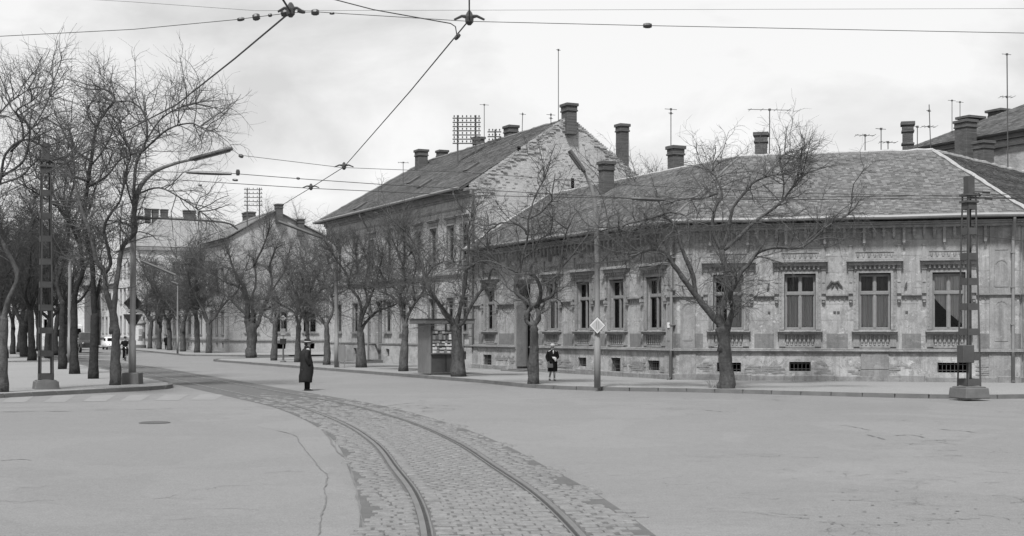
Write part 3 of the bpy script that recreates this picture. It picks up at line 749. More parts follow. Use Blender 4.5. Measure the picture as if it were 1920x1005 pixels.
# roof
oh, RI, ZR = .62, 4.6, 9.55
def offl(p, ang, o): return p+Vector((-math.sin(ang), math.cos(ang), 0))*o
def meet(p, a, q, b):
    da, db = Vector((math.cos(a), math.sin(a), 0)), Vector((math.cos(b), math.sin(b), 0)); den = da.x*db.y-da.y*db.x; w = q-p
    return p+da*((w.x*db.y-w.y*db.x)/den)
def Zp(p, z): return Vector((p.x, p.y, z))
eA0 = offl(AL, angA, -oh); eC = meet(offl(C0, angA, -oh), angA, offl(C0, angB, -oh), angB); eB = meet(offl(C0, angB, -oh), angB, offl(CB, angC, -oh), angC); eCe = offl(CB+uC*LC, angC, -oh)
rA0 = offl(AL, angA, RI); rC = meet(offl(C0, angA, RI), angA, offl(C0, angB, RI), angB); rB = meet(offl(C0, angB, RI), angB, offl(CB, angC, RI), angC); rCe = offl(CB+uC*LC, angC, RI)
fA0 = offl(AL, angA, 2*RI); fC = meet(offl(C0, angA, 2*RI), angA, offl(C0, angB, 2*RI), angB); fB = meet(offl(C0, angB, 2*RI), angB, offl(CB, angC, 2*RI), angC); fCe = offl(CB+uC*LC, angC, 2*RI)
ZI = 6.40
roof_plane(house, [Zp(eA0, ZI), Zp(eC, ZI), Zp(rC, ZR), Zp(rA0, ZR)], seed=1)
roof_plane(house, [Zp(eC, ZI), Zp(eB, ZI), Zp(rB, ZR), Zp(rC, ZR)], seed=2)
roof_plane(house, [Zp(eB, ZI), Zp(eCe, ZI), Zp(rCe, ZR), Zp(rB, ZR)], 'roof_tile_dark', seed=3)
for q in ([fC, fA0, rA0, rC], [fB, fC, rC, rB], [fCe, fB, rB, rCe]):
    roof_plane(house, [Zp(q[0], 6.5), Zp(q[1], 6.5), Zp(q[2], ZR-.003), Zp(q[3], ZR-.003)], 'roof_plain', False)
for a, b in ((fA0, fC), (fC, fB), (fB, fCe)):
    wmesh('rear_wall', [Zp(b, -.1), Zp(a, -.1), Zp(a, 6.5), Zp(b, 6.5)], [(0, 1, 2, 3)], 'far_wall', house)
wmesh('end_wall', [Zp(CB+uC*LC, -.1), Zp(fCe, -.1), Zp(fCe, 6.5), Zp(rCe, ZR-.15), Zp(CB+uC*LC, 6.5)], [(0, 1, 2, 3, 4)], 'far_wall', house)
ridge_cap(house, Zp(rA0, ZR+.03), Zp(rC, ZR+.03), .09, seed=1); ridge_cap(house, Zp(rC, ZR+.03), Zp(rB, ZR+.03), .09, seed=2); ridge_cap(house, Zp(rB, ZR+.03), Zp(rCe, ZR+.03), .09, seed=3)
ridge_cap(house, Zp(eB, ZI+.06), Zp(rB, ZR+.04), .085, seed=4); ridge_cap(house, Zp(eC, ZI+.04), Zp(rC, ZR+.02), .07, 'roof_tile', seed=5)
ridge_cap(house, Zp(eA0, ZI+.08)+N*.1, Zp(rA0, ZR+.05), .08, seed=6)
for a, b in ((eA0, eC), (eC, eB), (eB, eCe)):
    dd = (b-a).normalized(); nn = Vector((dd.y, -dd.x, 0))
    Mi = WM[house.name].inverted(); MB().tube([Mi @ (Zp(a.lerp(b, k/8), ZI+.015+.012*math.sin(k*2.1))+nn*.07) for k in range(9)], .085, 8).build('gutter', 'zinc', house, WM[house.name])
downpipe(house, MA, LA-.18, 6.36, -.66); downpipe(house, MBf, LB-.22, 6.36, -.66)
def ridge_pt(px, a, b):
    r = (px-960)/F; dd = b-a; s = (r*a.y-a.x)/(dd.x-r*dd.y); return a+dd*s
def stack(parent, px, ytop, a, b, w, d, zfoot, ang, back=0.0, bands=1):
    o = Vector((-math.sin(ang), math.cos(ang), 0))*back; p = ridge_pt(px, a+o, b+o)
    ztop = CH+(HZ-ytop)/F*p.y
    return chimney(parent, (p.x, p.y, zfoot), w, d, ztop-zfoot, ang, bands)
stack(house, 1137, 303, rA0, rC, .5, .6, 8.6, angA, -1.0); stack(house, 1267, 274, rA0, rC, .52, .6, 8.9, angA, .6)
stack(house, 1427, 249, rC, rB, .5, .5, 9.0, angB, .5); stack(house, 1702, 229, rC, rB, .42, .45, 9.0, angB, 1.1, 2)
# ------------------------------------------------------------------ the two-storey house with the bare gable
T0, T1 = LA+.02, t_of(612); LD = T1-T0; E = C0+D*T0; EL = C0+D*T1
town = empty('two_storey_house', (E.x, E.y, 0)); tag(town, 'two-storey house with peeling plaster front and tall bare brick gable', 'house')
MD = frame(EL.x, EL.y, 0, angA); angN = math.atan2(N.y, N.x); MG = frame(E.x, E.y, 0, angN)
def uD(px): return T1-t_of(px)
GW = [uD(x) for x in (636, 667, 728, 757, 811, 845, 871)]; UW = [uD(x) for x in (636, 667, 697, 729, 757, 784, 813, 846, 871)]
DR = uD(710)
ops = [(u-.5, u+.5, 2.05, 3.95) for u in GW]+[(u-.5, u+.5, 6.0, 7.95) for u in UW]+[(DR-.6, DR+.6, .3, 4.0)]
bop = [(u-.3, u+.3, .55, 1.0) for u in GW if abs(u-DR) > 1.2]+[(DR-.6, DR+.6, -.2, 2)]
m = MB(); wall_open(m, 0, LD, 1.3, 9.3, [o for o in ops if o[3] > 1.3], .25); m.build('wall', 'facade_town', town, MD)
m = MB(); wall_open(m, 0, LD, -.2, 1.3, bop, .25, -.05); m.build('plinth', 'brick_wall', town, MD)
def town_window(z0, z1, hood):
    w = MB().box(-.5, -.44, .12, .2, z0, z1).box(.44, .5, .12, .2, z0, z1).box(-.44, .44, .12, .2, z0, z0+.07).box(-.44, .44, .12, .2, z1-.07, z1).box(-.035, .035, .13, .19, z0+.07, z1-.07).box(-.44, .44, .125, .195, z1-.62, z1-.55)
    w = w.build('window', 'frame_wood', town, MD @ T(GW[0], 0, 0))
    M = WM[w.name]
    for a, b in ((-.44, -.035), (.035, .44)): MB().quad((a, .165, z0+.07), (b, .165, z0+.07), (b, .165, z1-.62), (a, .165, z1-.62)).build('pane', 'glass', w, M); MB().quad((a, .166, z1-.55), (b, .166, z1-.55), (b, .166, z1-.07), (a, .166, z1-.07)).build('pane', 'glass', w, M)
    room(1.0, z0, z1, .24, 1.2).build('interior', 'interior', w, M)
    MB().box(-.62, -.5, -.04, .03, z0, z1+.12).box(.5, .62, -.04, .03, z0, z1+.12).box(-.5, .5, -.04, .03, z1, z1+.12).build('surround', 'trim', w, M)
    MB().box(-.68, .68, -.14, .1, z0-.1, z0).build('sill', 'trim', w, M)
    if hood: MB().box(-.8, .8, -.2, 0, z1+.42, z1+.5).box(-.74, .74, -.12, 0, z1+.34, z1+.42).box(-.62, .62, -.03, .01, z1+.14, z1+.32).build('hood', 'trim', w, M)
    return w
wg = town_window(2.05, 3.95, False); wu = town_window(6.0, 7.95, True)
WM_w = WM[wg.name].copy()
for u in GW[1:]: copy_tree(wg, town, MD @ T(u, 0, 0))
for u in UW[1:]: copy_tree(wu, town, MD @ T(u, 0, 0))
for u, w_, a, b in [(o[0]+.3, .6, .55, 1.0) for o in bop[:-1]]: room(w_, a, b, .15, .4).build('basement_window', 'hole', town, MD @ T(u, 0, 0))
d = MB().box(-.6, -.52, .2, .28, .3, 4.0).box(.52, .6, .2, .28, .3, 4.0).box(-.52, .52, .2, .28, 3.2, 3.3).box(-.52, -.02, .22, .26, .3, 3.2).box(.02, .52, .22, .26, .3, 3.2).build('door', 'door_wood', town, MD @ T(DR, 0, 0))
for z0, z1 in ((.5, 1.2), (1.4, 2.9)):
    for x in (-.27, .27): MB().box(x-.16, x+.16, .205, .225, z0, z1).build('door_panel', 'frame_wood', d, WM[d.name])
room(1.2, .3, 4.0, .27, .6).build('doorway', 'interior', d, WM[d.name])
MB().box(-.9, .9, -.5, .2, -.1, .3).box(-1.1, 1.1, -.8, -.5, -.1, .2).build('door_step', 'kerb', d, WM[d.name])
MB().box(0, LD, -.1, .01, 5.1, 5.2).box(0, LD, -.15, .01, 5.2, 5.28).build('string_course', 'trim', town, MD); MB().box(0, LD, -.1, .01, 1.3, 1.38).build('plinth_cornice', 'trim', town, MD)
MB().box(0, LD, -.05, .01, 8.75, 8.85).box(0, LD, -.1, .01, 9.3, 9.42).box(0, LD, -.2, .01, 9.42, 9.6).box(0, LD, -.4, .01, 9.6, 9.75).build('eaves_cornice', 'trim', town, MD)
for px in (693, 614.5, 886):
    u = max(.25, min(LD-.25, uD(px)))
    for k in range(17 if px != 693 else 9):
        o = MB().box(-.22-.03*(k % 2), .22+.03*(k % 2), -.07, .01, 1.4+k*.42 if k < 9 else 5.3+(k-9)*.42, 1.78+k*.42 if k < 9 else 5.68+(k-9)*.42).build('quoin', 'trim', town, MD @ T(u, 0, 0), bevel=.01)
# gable wall, worn bricks along its slopes, vents
HD, ZG, ZA = 5.85, 9.95, 13.95
poly = [(0, -.2), (2*HD, -.2), (2*HD, ZG), (HD, ZA), (0, ZG)]
MB().prism(poly, .0, .42).build('gable_wall', 'brick_gable', town, MG)
def rakes():
    r = random.Random(5); A, B = MB(), MB(); z = 9.3; k = 0
    while z < ZA+.12:
        for side in (0, 1):
            ed = (z-ZG)/(ZA-ZG)*HD if z > ZG else 0
            xe = ed if side == 0 else 2*HD-ed
            n = int(r.uniform(2, 6)) if side == 0 else int(r.uniform(1, 4))
            for i in range(n):
                x = xe+(i*.26-.08+r.uniform(-.02, .02))*(1 if side == 0 else -1)-(.25 if side else 0)
                if r.random() < (.95-.13*i) and z < ZA-.02-i*.1: (A if r.random() < .5 else B).box(x, x+.245, -r.uniform(.01, .07), .44 if i == 0 else .1, z, z+.07)
        z += .08; k += 1
    for _ in range(420):
        x, z = r.uniform(.3, 2*HD-.3), r.uniform(7, ZA-.4); z = round(z/.08)*.08
        if z < ZG+(min(x, 2*HD-x)/HD)*(ZA-ZG)-.35: (A if r.random() < .35 else B).box(x, x+r.uniform(.12, .25), -r.uniform(.008, .03), .05, z, z+.066)
    A.build('bare_brickwork', 'brick_mid', town, MG, kind='stuff'); B.build('pale_brickwork', 'brick_pale', town, MG, kind='stuff')
rakes()
for u, z, w, h in ((2.75, 12.0, .16, .26), (HD-.15, 13.3, .18, .26), (6.05, 10.05, .2, 1.05)): MB().box(u-w/2, u+w/2, -.012, .1, z-h/2, z+h/2).build('vent', 'hole', town, MG)
MB().tube([(0.0, -.12, 9.6), (0.0, -.12, 1.0)], .06, 8).build('downpipe', 'metal_dark', town, MG @ T(-.1, -.02, 0))
def wp(M, u, y, z): return M @ Vector((u, y, z))
ov = .65; zi = 9.72
e0, e1 = wp(MD, -ov, -ov, zi), wp(MD, LD-.4, -ov, zi); f0, f1 = wp(MD, -ov, 2*HD+ov, zi), wp(MD, LD-.4, 2*HD+ov, zi)
r1 = wp(MD, LD-.4, HD, ZA-.1); r0 = wp(MD, 3.6, HD, ZA-.1)
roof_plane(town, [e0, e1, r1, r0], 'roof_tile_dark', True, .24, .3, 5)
roof_plane(town, [f0, e0, r0], 'roof_plain', False); roof_plane(town, [f1, f0, r0, r1], 'roof_plain', False)
ridge_cap(town, r0, r1, .12, 'roof_tile', 7); ridge_cap(town, e0, r0, .1, 'roof_tile', 8)
wmesh('side_wall', [wp(MD, 0, 0, -.1), wp(MD, 0, 2*HD, -.1), wp(MD, 0, 2*HD, 9.8), wp(MD, 0, 0, 9.8)], [(3, 2, 1, 0)], 'gable_side', town)
wmesh('rear_wall', [wp(MD, 0, 2*HD, -.1), wp(MD, LD, 2*HD, -.1), wp(MD, LD, 2*HD, 9.8), wp(MD, 0, 2*HD, 9.8)], [(3, 2, 1, 0)], 'gable_side', town)
Mi = WM[town.name].inverted(); MB().tube([Mi @ (e0.lerp(e1, k/6)-N*.08+Vector((0, 0, .02))) for k in range(7)], .09, 8).build('gutter', 'metal_grey', town, WM[town.name])
for px in (694, 872): u = uD(px); MB().tube([(u, -.7, 9.68), (u, -.68, 9.45), (u, -.2, 8.7), (u, -.14, 8.5), (u, -.14, .2)], .05, 8).build('downpipe', 'metal_grey', town, MD)
for u, sl in ((LD-4.5, .42), (LD-9.5, .3), (LD-14.5, .5), (LD-18, .15)):      # skylights lying on the slope
    p = e0.lerp(e1, u/LD).lerp(r0.lerp(r1, min(1, max(0, (u-3.6)/(LD-4)))), sl); q = math.atan2(ZA-zi, HD+ov)
    MB().box(-.3, .3, -.45, .45, .03, .12).build('skylight', 'metal_dark', town, frame(p.x, p.y, p.z, angA) @ Matrix.Rotation(q, 4, 'X'))
stack(town, 1067, 195, r0, r1+(r1-r0)*.02, .72, .6, ZA-.4, angA); stack(town, 958, 236, r0, r1, .8, .6, ZA-1.0, angA, 1.0)
stack(town, 897, 257, r0, r1, .55, .6, ZA-1.0, angA, .7); stack(town, 829, 282, r0, r1, .6, .6, ZA-1.2, angA, .9); stack(town, 790, 281, r0, r1, .75, .65, ZA-1.4, angA, -.9)
p = wp(MG, 9.3, -.05, 0); chimney(town, (p.x, p.y+.6, 10.2), .55, .55, CH+(HZ-233)/F*(p.y+.6)-10.2, angA, 1)

# ------------------------------------------------------------------ houses further along the avenue
CF = C0+N*3.0                                         # building line beyond the side street
def tf(px): return (on_line(px, 3.0)-CF).dot(D)
def row_house(name, label, t0, t1, depth, ze, zr, wall, roofm, wins, apex=None, cross=False, base=.0, hip=0):
    """a plain house on the right-hand building line between t0 and t1; wins: (z0, z1, spacing, width)"""
    a, b = CF+D*t1, CF+D*t0; L = t1-t0; e = empty(name, (b.x, b.y, 0)); tag(e, label, 'house')
    M = frame(a.x, a.y, 0, angA); ap = apex or depth/2
    ops = []
    for z0, z1, sp, w in wins:
        n = int((L-1)/sp); off = (L-(n-1)*sp)/2
        ops += [(off+k*sp-w/2, off+k*sp+w/2, z0, z1) for k in range(n)]
    m = MB(); wall_open(m, 0, L, -.2, ze, ops, .2); m.build('wall', wall, e, M)
    first = {}
    for o in ops:
        key = (o[2], o[3]); w = o[1]-o[0]; Mw = M @ T((o[0]+o[1])/2, 0, 0)
        if key not in first:
            z0, z1 = o[2], o[3]
            f = MB().box(-w/2, -w/2+.06, .1, .16, z0, z1).box(w/2-.06, w/2, .1, .16, z0, z1).box(-.03, .03, .1, .16, z0, z1).box(-w/2, w/2, .09, .15, z1-.6, z1-.53).build('window', 'frame_wood', e, Mw)
            MB().quad((-w/2, .13, z0), (w/2, .13, z0), (w/2, .13, z1), (-w/2, .13, z1)).build('pane', 'glass', f, Mw)
            room(w, z0, z1, .19, .8).build('interior', 'interior', f, Mw)
            if z1-z0 > .8: MB().box(-w/2-.15, w/2+.15, -.12, .05, z0-.1, z0).box(-w/2-.15, w/2+.15, -.14, 0, z1+.12, z1+.2).box(-w/2-.12, -w/2, -.04, .02, z0, z1+.1).box(w/2, w/2+.12, -.04, .02, z0, z1+.1).build('surround', 'trim', f, Mw)
            first[key] = f
        else: copy_tree(first[key], e, Mw)
    MB().box(0, L, -.12, .01, 1.2, 1.32).box(0, L, -.06, .01, 1.32, 1.4).build('plinth_cornice', 'trim', e, M)
    MB().box(0, L, -.15, .01, ze-.5, ze-.4).box(0, L, -.3, .01, ze-.2, ze-.06).build('eaves_cornice', 'trim', e, M)
    ee0, ee1 = wp(M, -.3, -.5, ze), wp(M, L+.25, -.5, ze); rr0, rr1 = wp(M, hip-.3, ap, zr), wp(M, L+.25-hip, ap, zr); ff0, ff1 = wp(M, -.3, depth+.5, ze), wp(M, L+.25, depth+.5, ze)
    if cross:
        rr0, rr1 = wp(M, L/2, hip, zr), wp(M, L/2, depth-hip, zr)
        roof_plane(e, [ee1, ff1, rr1, rr0], roofm, False); roof_plane(e, [ff0, ee0, rr0, rr1], roofm, False); roof_plane(e, [ee0, ee1, rr0], roofm, False); roof_plane(e, [ff1, ff0, rr1], roofm, False)
    else: roof_plane(e, [ee0, ee1, rr1, rr0], roofm, False); roof_plane(e, [ff1, ff0, rr0, rr1], roofm, False)
    if hip and not cross: roof_plane(e, [ee1, ff1, rr1], roofm, False); roof_plane(e, [ff0, ee0, rr0], roofm, False)
    Mg = frame(b.x, b.y, 0, angN)
    wmesh('rear_wall', [wp(M, 0, depth, -.1), wp(M, L, depth, -.1), wp(M, L, depth, ze), wp(M, 0, depth, ze)], [(3, 2, 1, 0)], wall, e)
    wmesh('far_end_wall', [wp(M, 0, 0, -.1), wp(M, 0, depth, -.1), wp(M, 0, depth, ze)]+([] if hip else [wp(M, 0, ap, zr-.1)])+[wp(M, 0, 0, ze)], [tuple(range(4 if hip else 5))[::-1]], wall, e)
    return e, M, Mg, (rr0, rr1)
e, M, Mg, rl = row_house('gabled_house', 'grey gabled house across the side street behind the thick forked tree', tf(430), tf(430)+10, 10.5, 11.3, 14.2, 'curtain_wall', 'roof_plain', [(1.9, 4.1, 2.4, .9), (.5, 1.0, 2.4, .6), (6.4, 8.4, 2.4, .9)], apex=4.6)
# its end wall towards the side street: paired arched windows over a plinth
ar = [(5.2-.68, 5.2+.68, 2.05, 4.1), (8.2-.68, 8.2+.68, 2.05, 4.1), (2.2-.55, 2.2+.55, 2.05, 4.0)]; bb = [(5.2-.5, 5.2+.5, .4, .95), (8.2-.5, 8.2+.5, .4, .95), (2.2-.4, 2.2+.4, .4, .95)]
m = MB(); wall_open(m, 0, 10.5, -.2, 11.3, ar+bb, .25); m.f.append(tuple(range(len(m.v), len(m.v)+3))); m.v += [(0, 0, 11.3), (10.5, 0, 11.3), (4.6, 0, 14.15)]
m.build('end_wall', 'curtain_wall', e, Mg)
for o in ar:
    c = (o[0]+o[1])/2; w = (o[1]-o[0])/2; q = MB().box(-w, -w+.07, .1, .18, 2.05, 4.1).box(w-.07, w, .1, .18, 2.05, 4.1).box(-.06, .06, .08, .18, 2.05, 4.1).box(-w, w, .09, .17, 3.35, 3.45).box(-w, w, .09, .17, 2.05, 2.13)
    for k in range(8):                                  # arched head: blocks stepping along a curve
        a0 = math.pi*k/8; a1 = math.pi*(k+1)/8
        q.prism([(w*math.cos(a0), 3.7+.4*math.sin(a0)), (w*1.02, 4.11) if k < 4 else (-w*1.02, 4.11), (w*math.cos(a1), 3.7+.4*math.sin(a1))], .08, .17)
    q = q.build('window', 'frame_wood', e, Mg @ T(c, 0, 0)); MB().quad((-w, .14, 2.05), (w, .14, 2.05), (w, .14, 4.1), (-w, .14, 4.1)).build('pane', 'glass', q, WM[q.name])
    room(2*w, 2.05, 4.1, .24, .8).build('interior', 'interior', q, WM[q.name]); MB().box(-w-.2, w+.2, -.14, .05, 1.93, 2.05).box(-w-.25, w+.25, -.1, 0, 4.3, 4.42).build('surround', 'trim', q, WM[q.name])
for o in bb: room(o[1]-o[0], .4, .95, .2, .4).build('basement_window', 'hole', e, Mg @ T((o[0]+o[1])/2, 0, 0))
MB().box(0, 10.5, -.12, .01, 1.2, 1.32).box(0, 10.5, -.06, .01, 5.4, 5.55).build('plinth_cornice', 'trim', e, Mg)
chimney(e, tuple(rl[1]+N*.3)[:2]+(13.5,), .9, .6, 1.3, angA); chimney(e, tuple(rl[0]+Vector((.2, -.4, 0)))[:2]+(13.3,), 1.9, .9, 1.5, angA); chimney(e, tuple(rl[1]+N*2.5)[:2]+(12.3,), .9, .6, 1.1, angA)
row_house('low_house', 'low plastered house with small windows far up the right side of the avenue', tf(430)+10.05, tf(255)-1, 9, 5.6, 8, 'far_wall', 'roof_plain', [(1.9, 3.9, 2.6, 1.0), (.5, .95, 1.3, .5)])
tk = tf(255)
e, M, Mg, rl = row_house('apartment_house', 'tall pale apartment house with grey hipped roof closing the avenue', tk, tk+13, 17, 13.4, 18.0, 'pale_wall', 'roof_far', [(2.0, 4.2, 3.0, 1.1), (6.0, 8.0, 3.0, 1.1), (9.6, 11.3, 3.0, 1.0)], hip=4.5, cross=True)
so = [(u-.5, u+.5, z, z+1.7) for u in (2.2, 5.2, 8.2, 11.2, 14.2) for z in (2.2, 6, 9.7)]
m = MB(); wall_open(m, 0, 17, -.2, 13.4, so, .2); m.build('end_wall', 'pale_wall', e, Mg); MB().box(0, 17, -.3, .01, 12.9, 13.3).build('eaves_cornice', 'trim', e, Mg); MB().box(0, 17, -.2, .01, 5.0, 5.2).build('string_course', 'trim', e, Mg)
for o in so:
    q = MB().box(-.5, -.42, .08, .16, o[2], o[3]).box(.42, .5, .08, .16, o[2], o[3]).box(-.04, .04, .08, .16, o[2], o[3]).build('window', 'frame_wood', e, Mg @ T((o[0]+o[1])/2, 0, 0)); room(1, o[2], o[3], .15, .6).build('interior', 'interior', q, WM[q.name])
    MB().quad((-.5, .12, o[2]), (.5, .12, o[2]), (.5, .12, o[3]), (-.5, .12, o[3])).build('pane', 'glass', q, WM[q.name])
for px, w in ((277, .7), (291, .8), (308, .9), (355, 1.6)):
    p = ridge_pt(px, rl[0], rl[1]); chimney(e, (p.x, p.y, 17.6), w, .8, 1.35, angN)
row_house('terrace_house', 'pale two-storey terrace house at the far end of the avenue', tk+13.1, tk+90, 12, 9, 12, 'pale_wall', 'roof_far', [(2.0, 4.2, 3.2, 1.1), (5.6, 7.6, 3.2, 1.1)])
def far_left():
    e = empty('long_house', (-78, 190, 0)); tag(e, 'long pale house glimpsed behind the dark trees at the left edge', 'house')
    M = frame(-125, 196, 0, R(-3)); L = 62; ops = [(2+k*3.2-.55, 2+k*3.2+.55, z, z+2) for k in range(18) for z in (2, 6)]
    m = MB(); wall_open(m, 0, L, -.2, 9, ops, .2); m.build('wall', 'pale_wall', e, M)
    f = None
    for o in ops:
        if f is None or o[2] == 6 and f2 is None:
            q = MB().box(-.55, -.47, .08, .15, o[2], o[3]).box(.47, .55, .08, .15, o[2], o[3]).box(-.04, .04, .08, .15, o[2], o[3]).build('window', 'frame_wood', e, M @ T((o[0]+o[1])/2, 0, 0)); room(1.1, o[2], o[3], .16, .6).build('interior', 'interior', q, WM[q.name])
            if f is None: f, f2 = q, None
            else: f2 = q
        else: copy_tree(f if o[2] == 2 else f2, e, M @ T((o[0]+o[1])/2, 0, 0))
    q = [wp(M, -.5, -.5, 9), wp(M, L+.5, -.5, 9), wp(M, L-5, 6, 12), wp(M, 5, 6, 12)]; b = [wp(M, L+.5, 12.5, 9), wp(M, -.5, 12.5, 9)]
    roof_plane(e, q, 'roof_far', False); roof_plane(e, [b[0], b[1], q[3], q[2]], 'roof_far', False); roof_plane(e, [q[1], b[0], q[2]], 'roof_far', False); roof_plane(e, [b[1], q[0], q[3]], 'roof_far', False)
    wmesh('side_wall', [wp(M, L, 0, -.1), wp(M, L, 12, -.1), wp(M, L, 12, 9), wp(M, L, 0, 9)], [(0, 1, 2, 3)], 'pale_wall', e); wmesh('rear_wall', [wp(M, L, 12, -.1), wp(M, 0, 12, -.1), wp(M, 0, 12, 9), wp(M, L, 12, 9)], [(0, 1, 2, 3)], 'pale_wall', e)
far_left()
# ------------------------------------------------------------------ the house behind, upper right
def behind():
    Y0 = 77.0; p0 = P(1712, 281, Y0*2080/1972); z = 2+361*Y0*1.0/F+.05
    pr = (1712-960)/F; a = Vector((p0.x, p0.y, 0)); L = 26; ap, zr = 5.2, 16.0; z = p0.z
    e = empty('rear_house', (a.x, a.y, 0)); tag(e, 'dark-roofed house with stone walls and chimneys rising behind the corner house', 'house')
    M = frame(a.x, a.y, 0, angA)
    m = MB(); ops = [(3+k*3.2, 4+k*3.2, 9.3, 11.2) for k in range(6)]; wall_open(m, 0, L, -.1, z-.1, ops, .25); m.build('wall', 'brick_wall', e, M)
    for o in ops: q = MB().box(-.5, -.42, .1, .18, 9.3, 11.2).box(.42, .5, .1, .18, 9.3, 11.2).box(-.04, .04, .1, .18, 9.3, 11.2).build('window', 'frame_wood', e, M @ T((o[0]+o[1])/2, 0, 0)); room(1, 9.3, 11.2, .2, .6).build('interior', 'interior', q, WM[q.name])
    MB().box(0, L, -.35, .01, z-.35, z-.12).box(0, L, -.12, .01, z-1.2, z-1.05).build('eaves_cornice', 'metal_dark', e, M)
    MB().box(7.2, 9.6, -.8, .0, 8, z-.9).build('bay', 'brick_wall', e, M); MB().box(7.0, 9.8, -1.0, 0, z-.9, z-.75).build('bay_cornice', 'metal_dark', e, M)
    q = [wp(M, -.4, -.5, z), wp(M, L, -.5, z), wp(M, L, ap, zr), wp(M, 4.2, ap, zr)]; b = [wp(M, L, 2*ap+.5, z), wp(M, -.4, 2*ap+.5, z)]
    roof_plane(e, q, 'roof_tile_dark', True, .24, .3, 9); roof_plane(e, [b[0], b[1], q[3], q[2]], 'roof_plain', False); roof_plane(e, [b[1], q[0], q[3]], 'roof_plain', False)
    wmesh('side_wall', [wp(M, 0, 0, -.1), wp(M, 0, 2*ap, -.1), wp(M, 0, 2*ap, z), wp(M, 0, 0, z)], [(3, 2, 1, 0)], 'brick_wall', e); wmesh('far_end_wall', [wp(M, L, 0, -.1), wp(M, L, 2*ap, -.1), wp(M, L, 2*ap, z), wp(M, L, ap, zr), wp(M, L, 0, z)], [(0, 1, 2, 3, 4)], 'brick_wall', e)
    ridge_cap(e, q[3], q[2], .12, 'roof_tile', 3)
    def st(px, ytop, w, d, zf, back):
        pp = ridge_pt(px, q[3]+N*back, q[2]+N*back); chimney(e, (pp.x, pp.y, zf), w, d, CH+(HZ-ytop)/F*pp.y-zf, angA, flare=.16)
    st(1820, 219, .9, 1.2, zr-1, .3); st(1874, 206, 1.0, .9, zr-.8, .8)
    pp = on_line(1808, 0)  # tall stack in front, rising from the eaves
    pp = wp(M, 5.2, -.9, 0); chimney(e, (pp.x, pp.y, 6), .95, .8, CH+(HZ-226)/F*pp.y-6, angA, 2)
    pp = wp(M, 7.6, -2.0, 0); chimney(e, (pp.x, pp.y, 6), .8, .8, CH+(HZ-265)/F*pp.y-6, angA, 1)
    return e, M, q
behind()

# ------------------------------------------------------------------ antennas and telephone racks on the roofs
def antenna(px, ytop, ybase, Y, label, arms=((0, .5),), lean=0, r=.022, boom=0):
    b, t = P(px, ybase, Y), P(px+lean, ytop, Y); e = empty('television_antenna', (b.x, b.y, b.z)); tag(e, label, 'antenna', 'antennas on the roofs')
    M = WM[e.name]; h = t-b; MB().tube([(0, 0, -1.2), tuple(h)], r, 5).build('mast', 'metal_dark', e, M)
    for dz, hw in arms:
        c = h+Vector((0, 0, -dz)); g = MB(); g.tube([tuple(c+Vector((-hw, 0, .02))), tuple(c+Vector((hw, .1, 0)))], .014, 5)
        if hw > .3:
            for k in (-1, -.4, .3, 1): g.tube([tuple(c+Vector((hw*k*.9, -.35, 0))), tuple(c+Vector((hw*k*.9, .35, 0)))], .009, 4)
        g.box(c.x-.05, c.x+.05, c.y-.04, c.y+.04, c.z-.04, c.z+.05); g.build('crossbar', 'metal_dark', e, M)
for a in [(1047, 92, 208, 73, 'tall bare antenna pole beside the gable top chimney', ((.05, .12),)), (908, 195, 262, 80, 'slim T-shaped antenna right of the telephone rack', ((.05, .28),)),
          (1258, 203, 300, 64, 'antenna standing behind the squat chimney of the corner house', ((.05, .3), (.25, .12))), (1443, 205, 300, 57, 'antenna with the widest crossbar, beside the ridge chimney', ((.02, .95),)),
          (1747, 196, 290, 62, 'leaning antenna with two crossbars left of the rear roof', ((.3, .12), (1.05, .35)), -5), (1785, 188, 250, 80, 'thin antenna rising above the rear roof slope', ((.02, .25),)), (1800, 190, 250, 81, 'thin antenna just left of the rear roof chimney', ((.05, .25),)),
          (1890, 100, 300, 66, 'very tall antenna mast at the right edge', ((.05, .25), (2.2, .35)), -2, .03), (1622, 253, 292, 60, 'low antenna with slanting bar on the corner house ridge', ((.02, .45),)), (1652, 241, 292, 60, 'short plain antenna in the middle of the long ridge', ((.02, .25),)),
          (1665, 266, 292, 60, 'lowest antenna with drooping bar left of the slender chimney', ((.02, .4),)), (1720, 237, 290, 62, 'thin antenna close to the slender chimney', ((.02, .12),)), (756, 304, 345, 86, 'small antenna at the left end of the two-storey roof', ((.03, .35),)),
          (978, 211, 250, 78, 'bent thin antenna between the ridge chimneys', ((.1, .2),), 2), (1033, 212, 240, 74, 'short forked antenna near the gable top', ((.1, .25), (.3, .12)))]: antenna(*a)
def rack(px, y0, y1, Y, hw, posts, bars, label, ins=7):
    b = P(px, y1, Y); e = empty('telephone_rack', tuple(b)); tag(e, label, 'telephone rack'); M = WM[e.name]; H = (y1-y0)*Y/F
    for x in posts: MB().box(x-.05, x+.05, -.05, .05, -1.4, H).build('post', 'metal_dark', e, M)
    for k in range(bars):
        z = H*.97-.12-k*(H*.62/max(1, bars-1)) if bars > 1 else H
        q = MB().box(-hw, hw, -.09, -.03, z-.035, z+.035).build('crossarm', 'metal_dark', e, M); g = MB()
        for i in range(ins): x = -hw+.1+(2*hw-.2)*i/(ins-1); g.tube([(x, -.06, z+.03), (x, -.06, z+.09)], .012, 5); g.lathe([(.03, 0), (.045, .03), (.035, .09), (.02, .11)], x, -.06, z+.08, 6)
        g.build('insulators', 'insulator', q, M)
rack(875, 216, 292, 80, .86, (-.55, .55), 7, 'big telephone insulator rack with seven crossarms on the roof'); rack(927, 243, 272, 80, .42, (.05,), 3, 'small telephone insulator rack on a single post', 4)
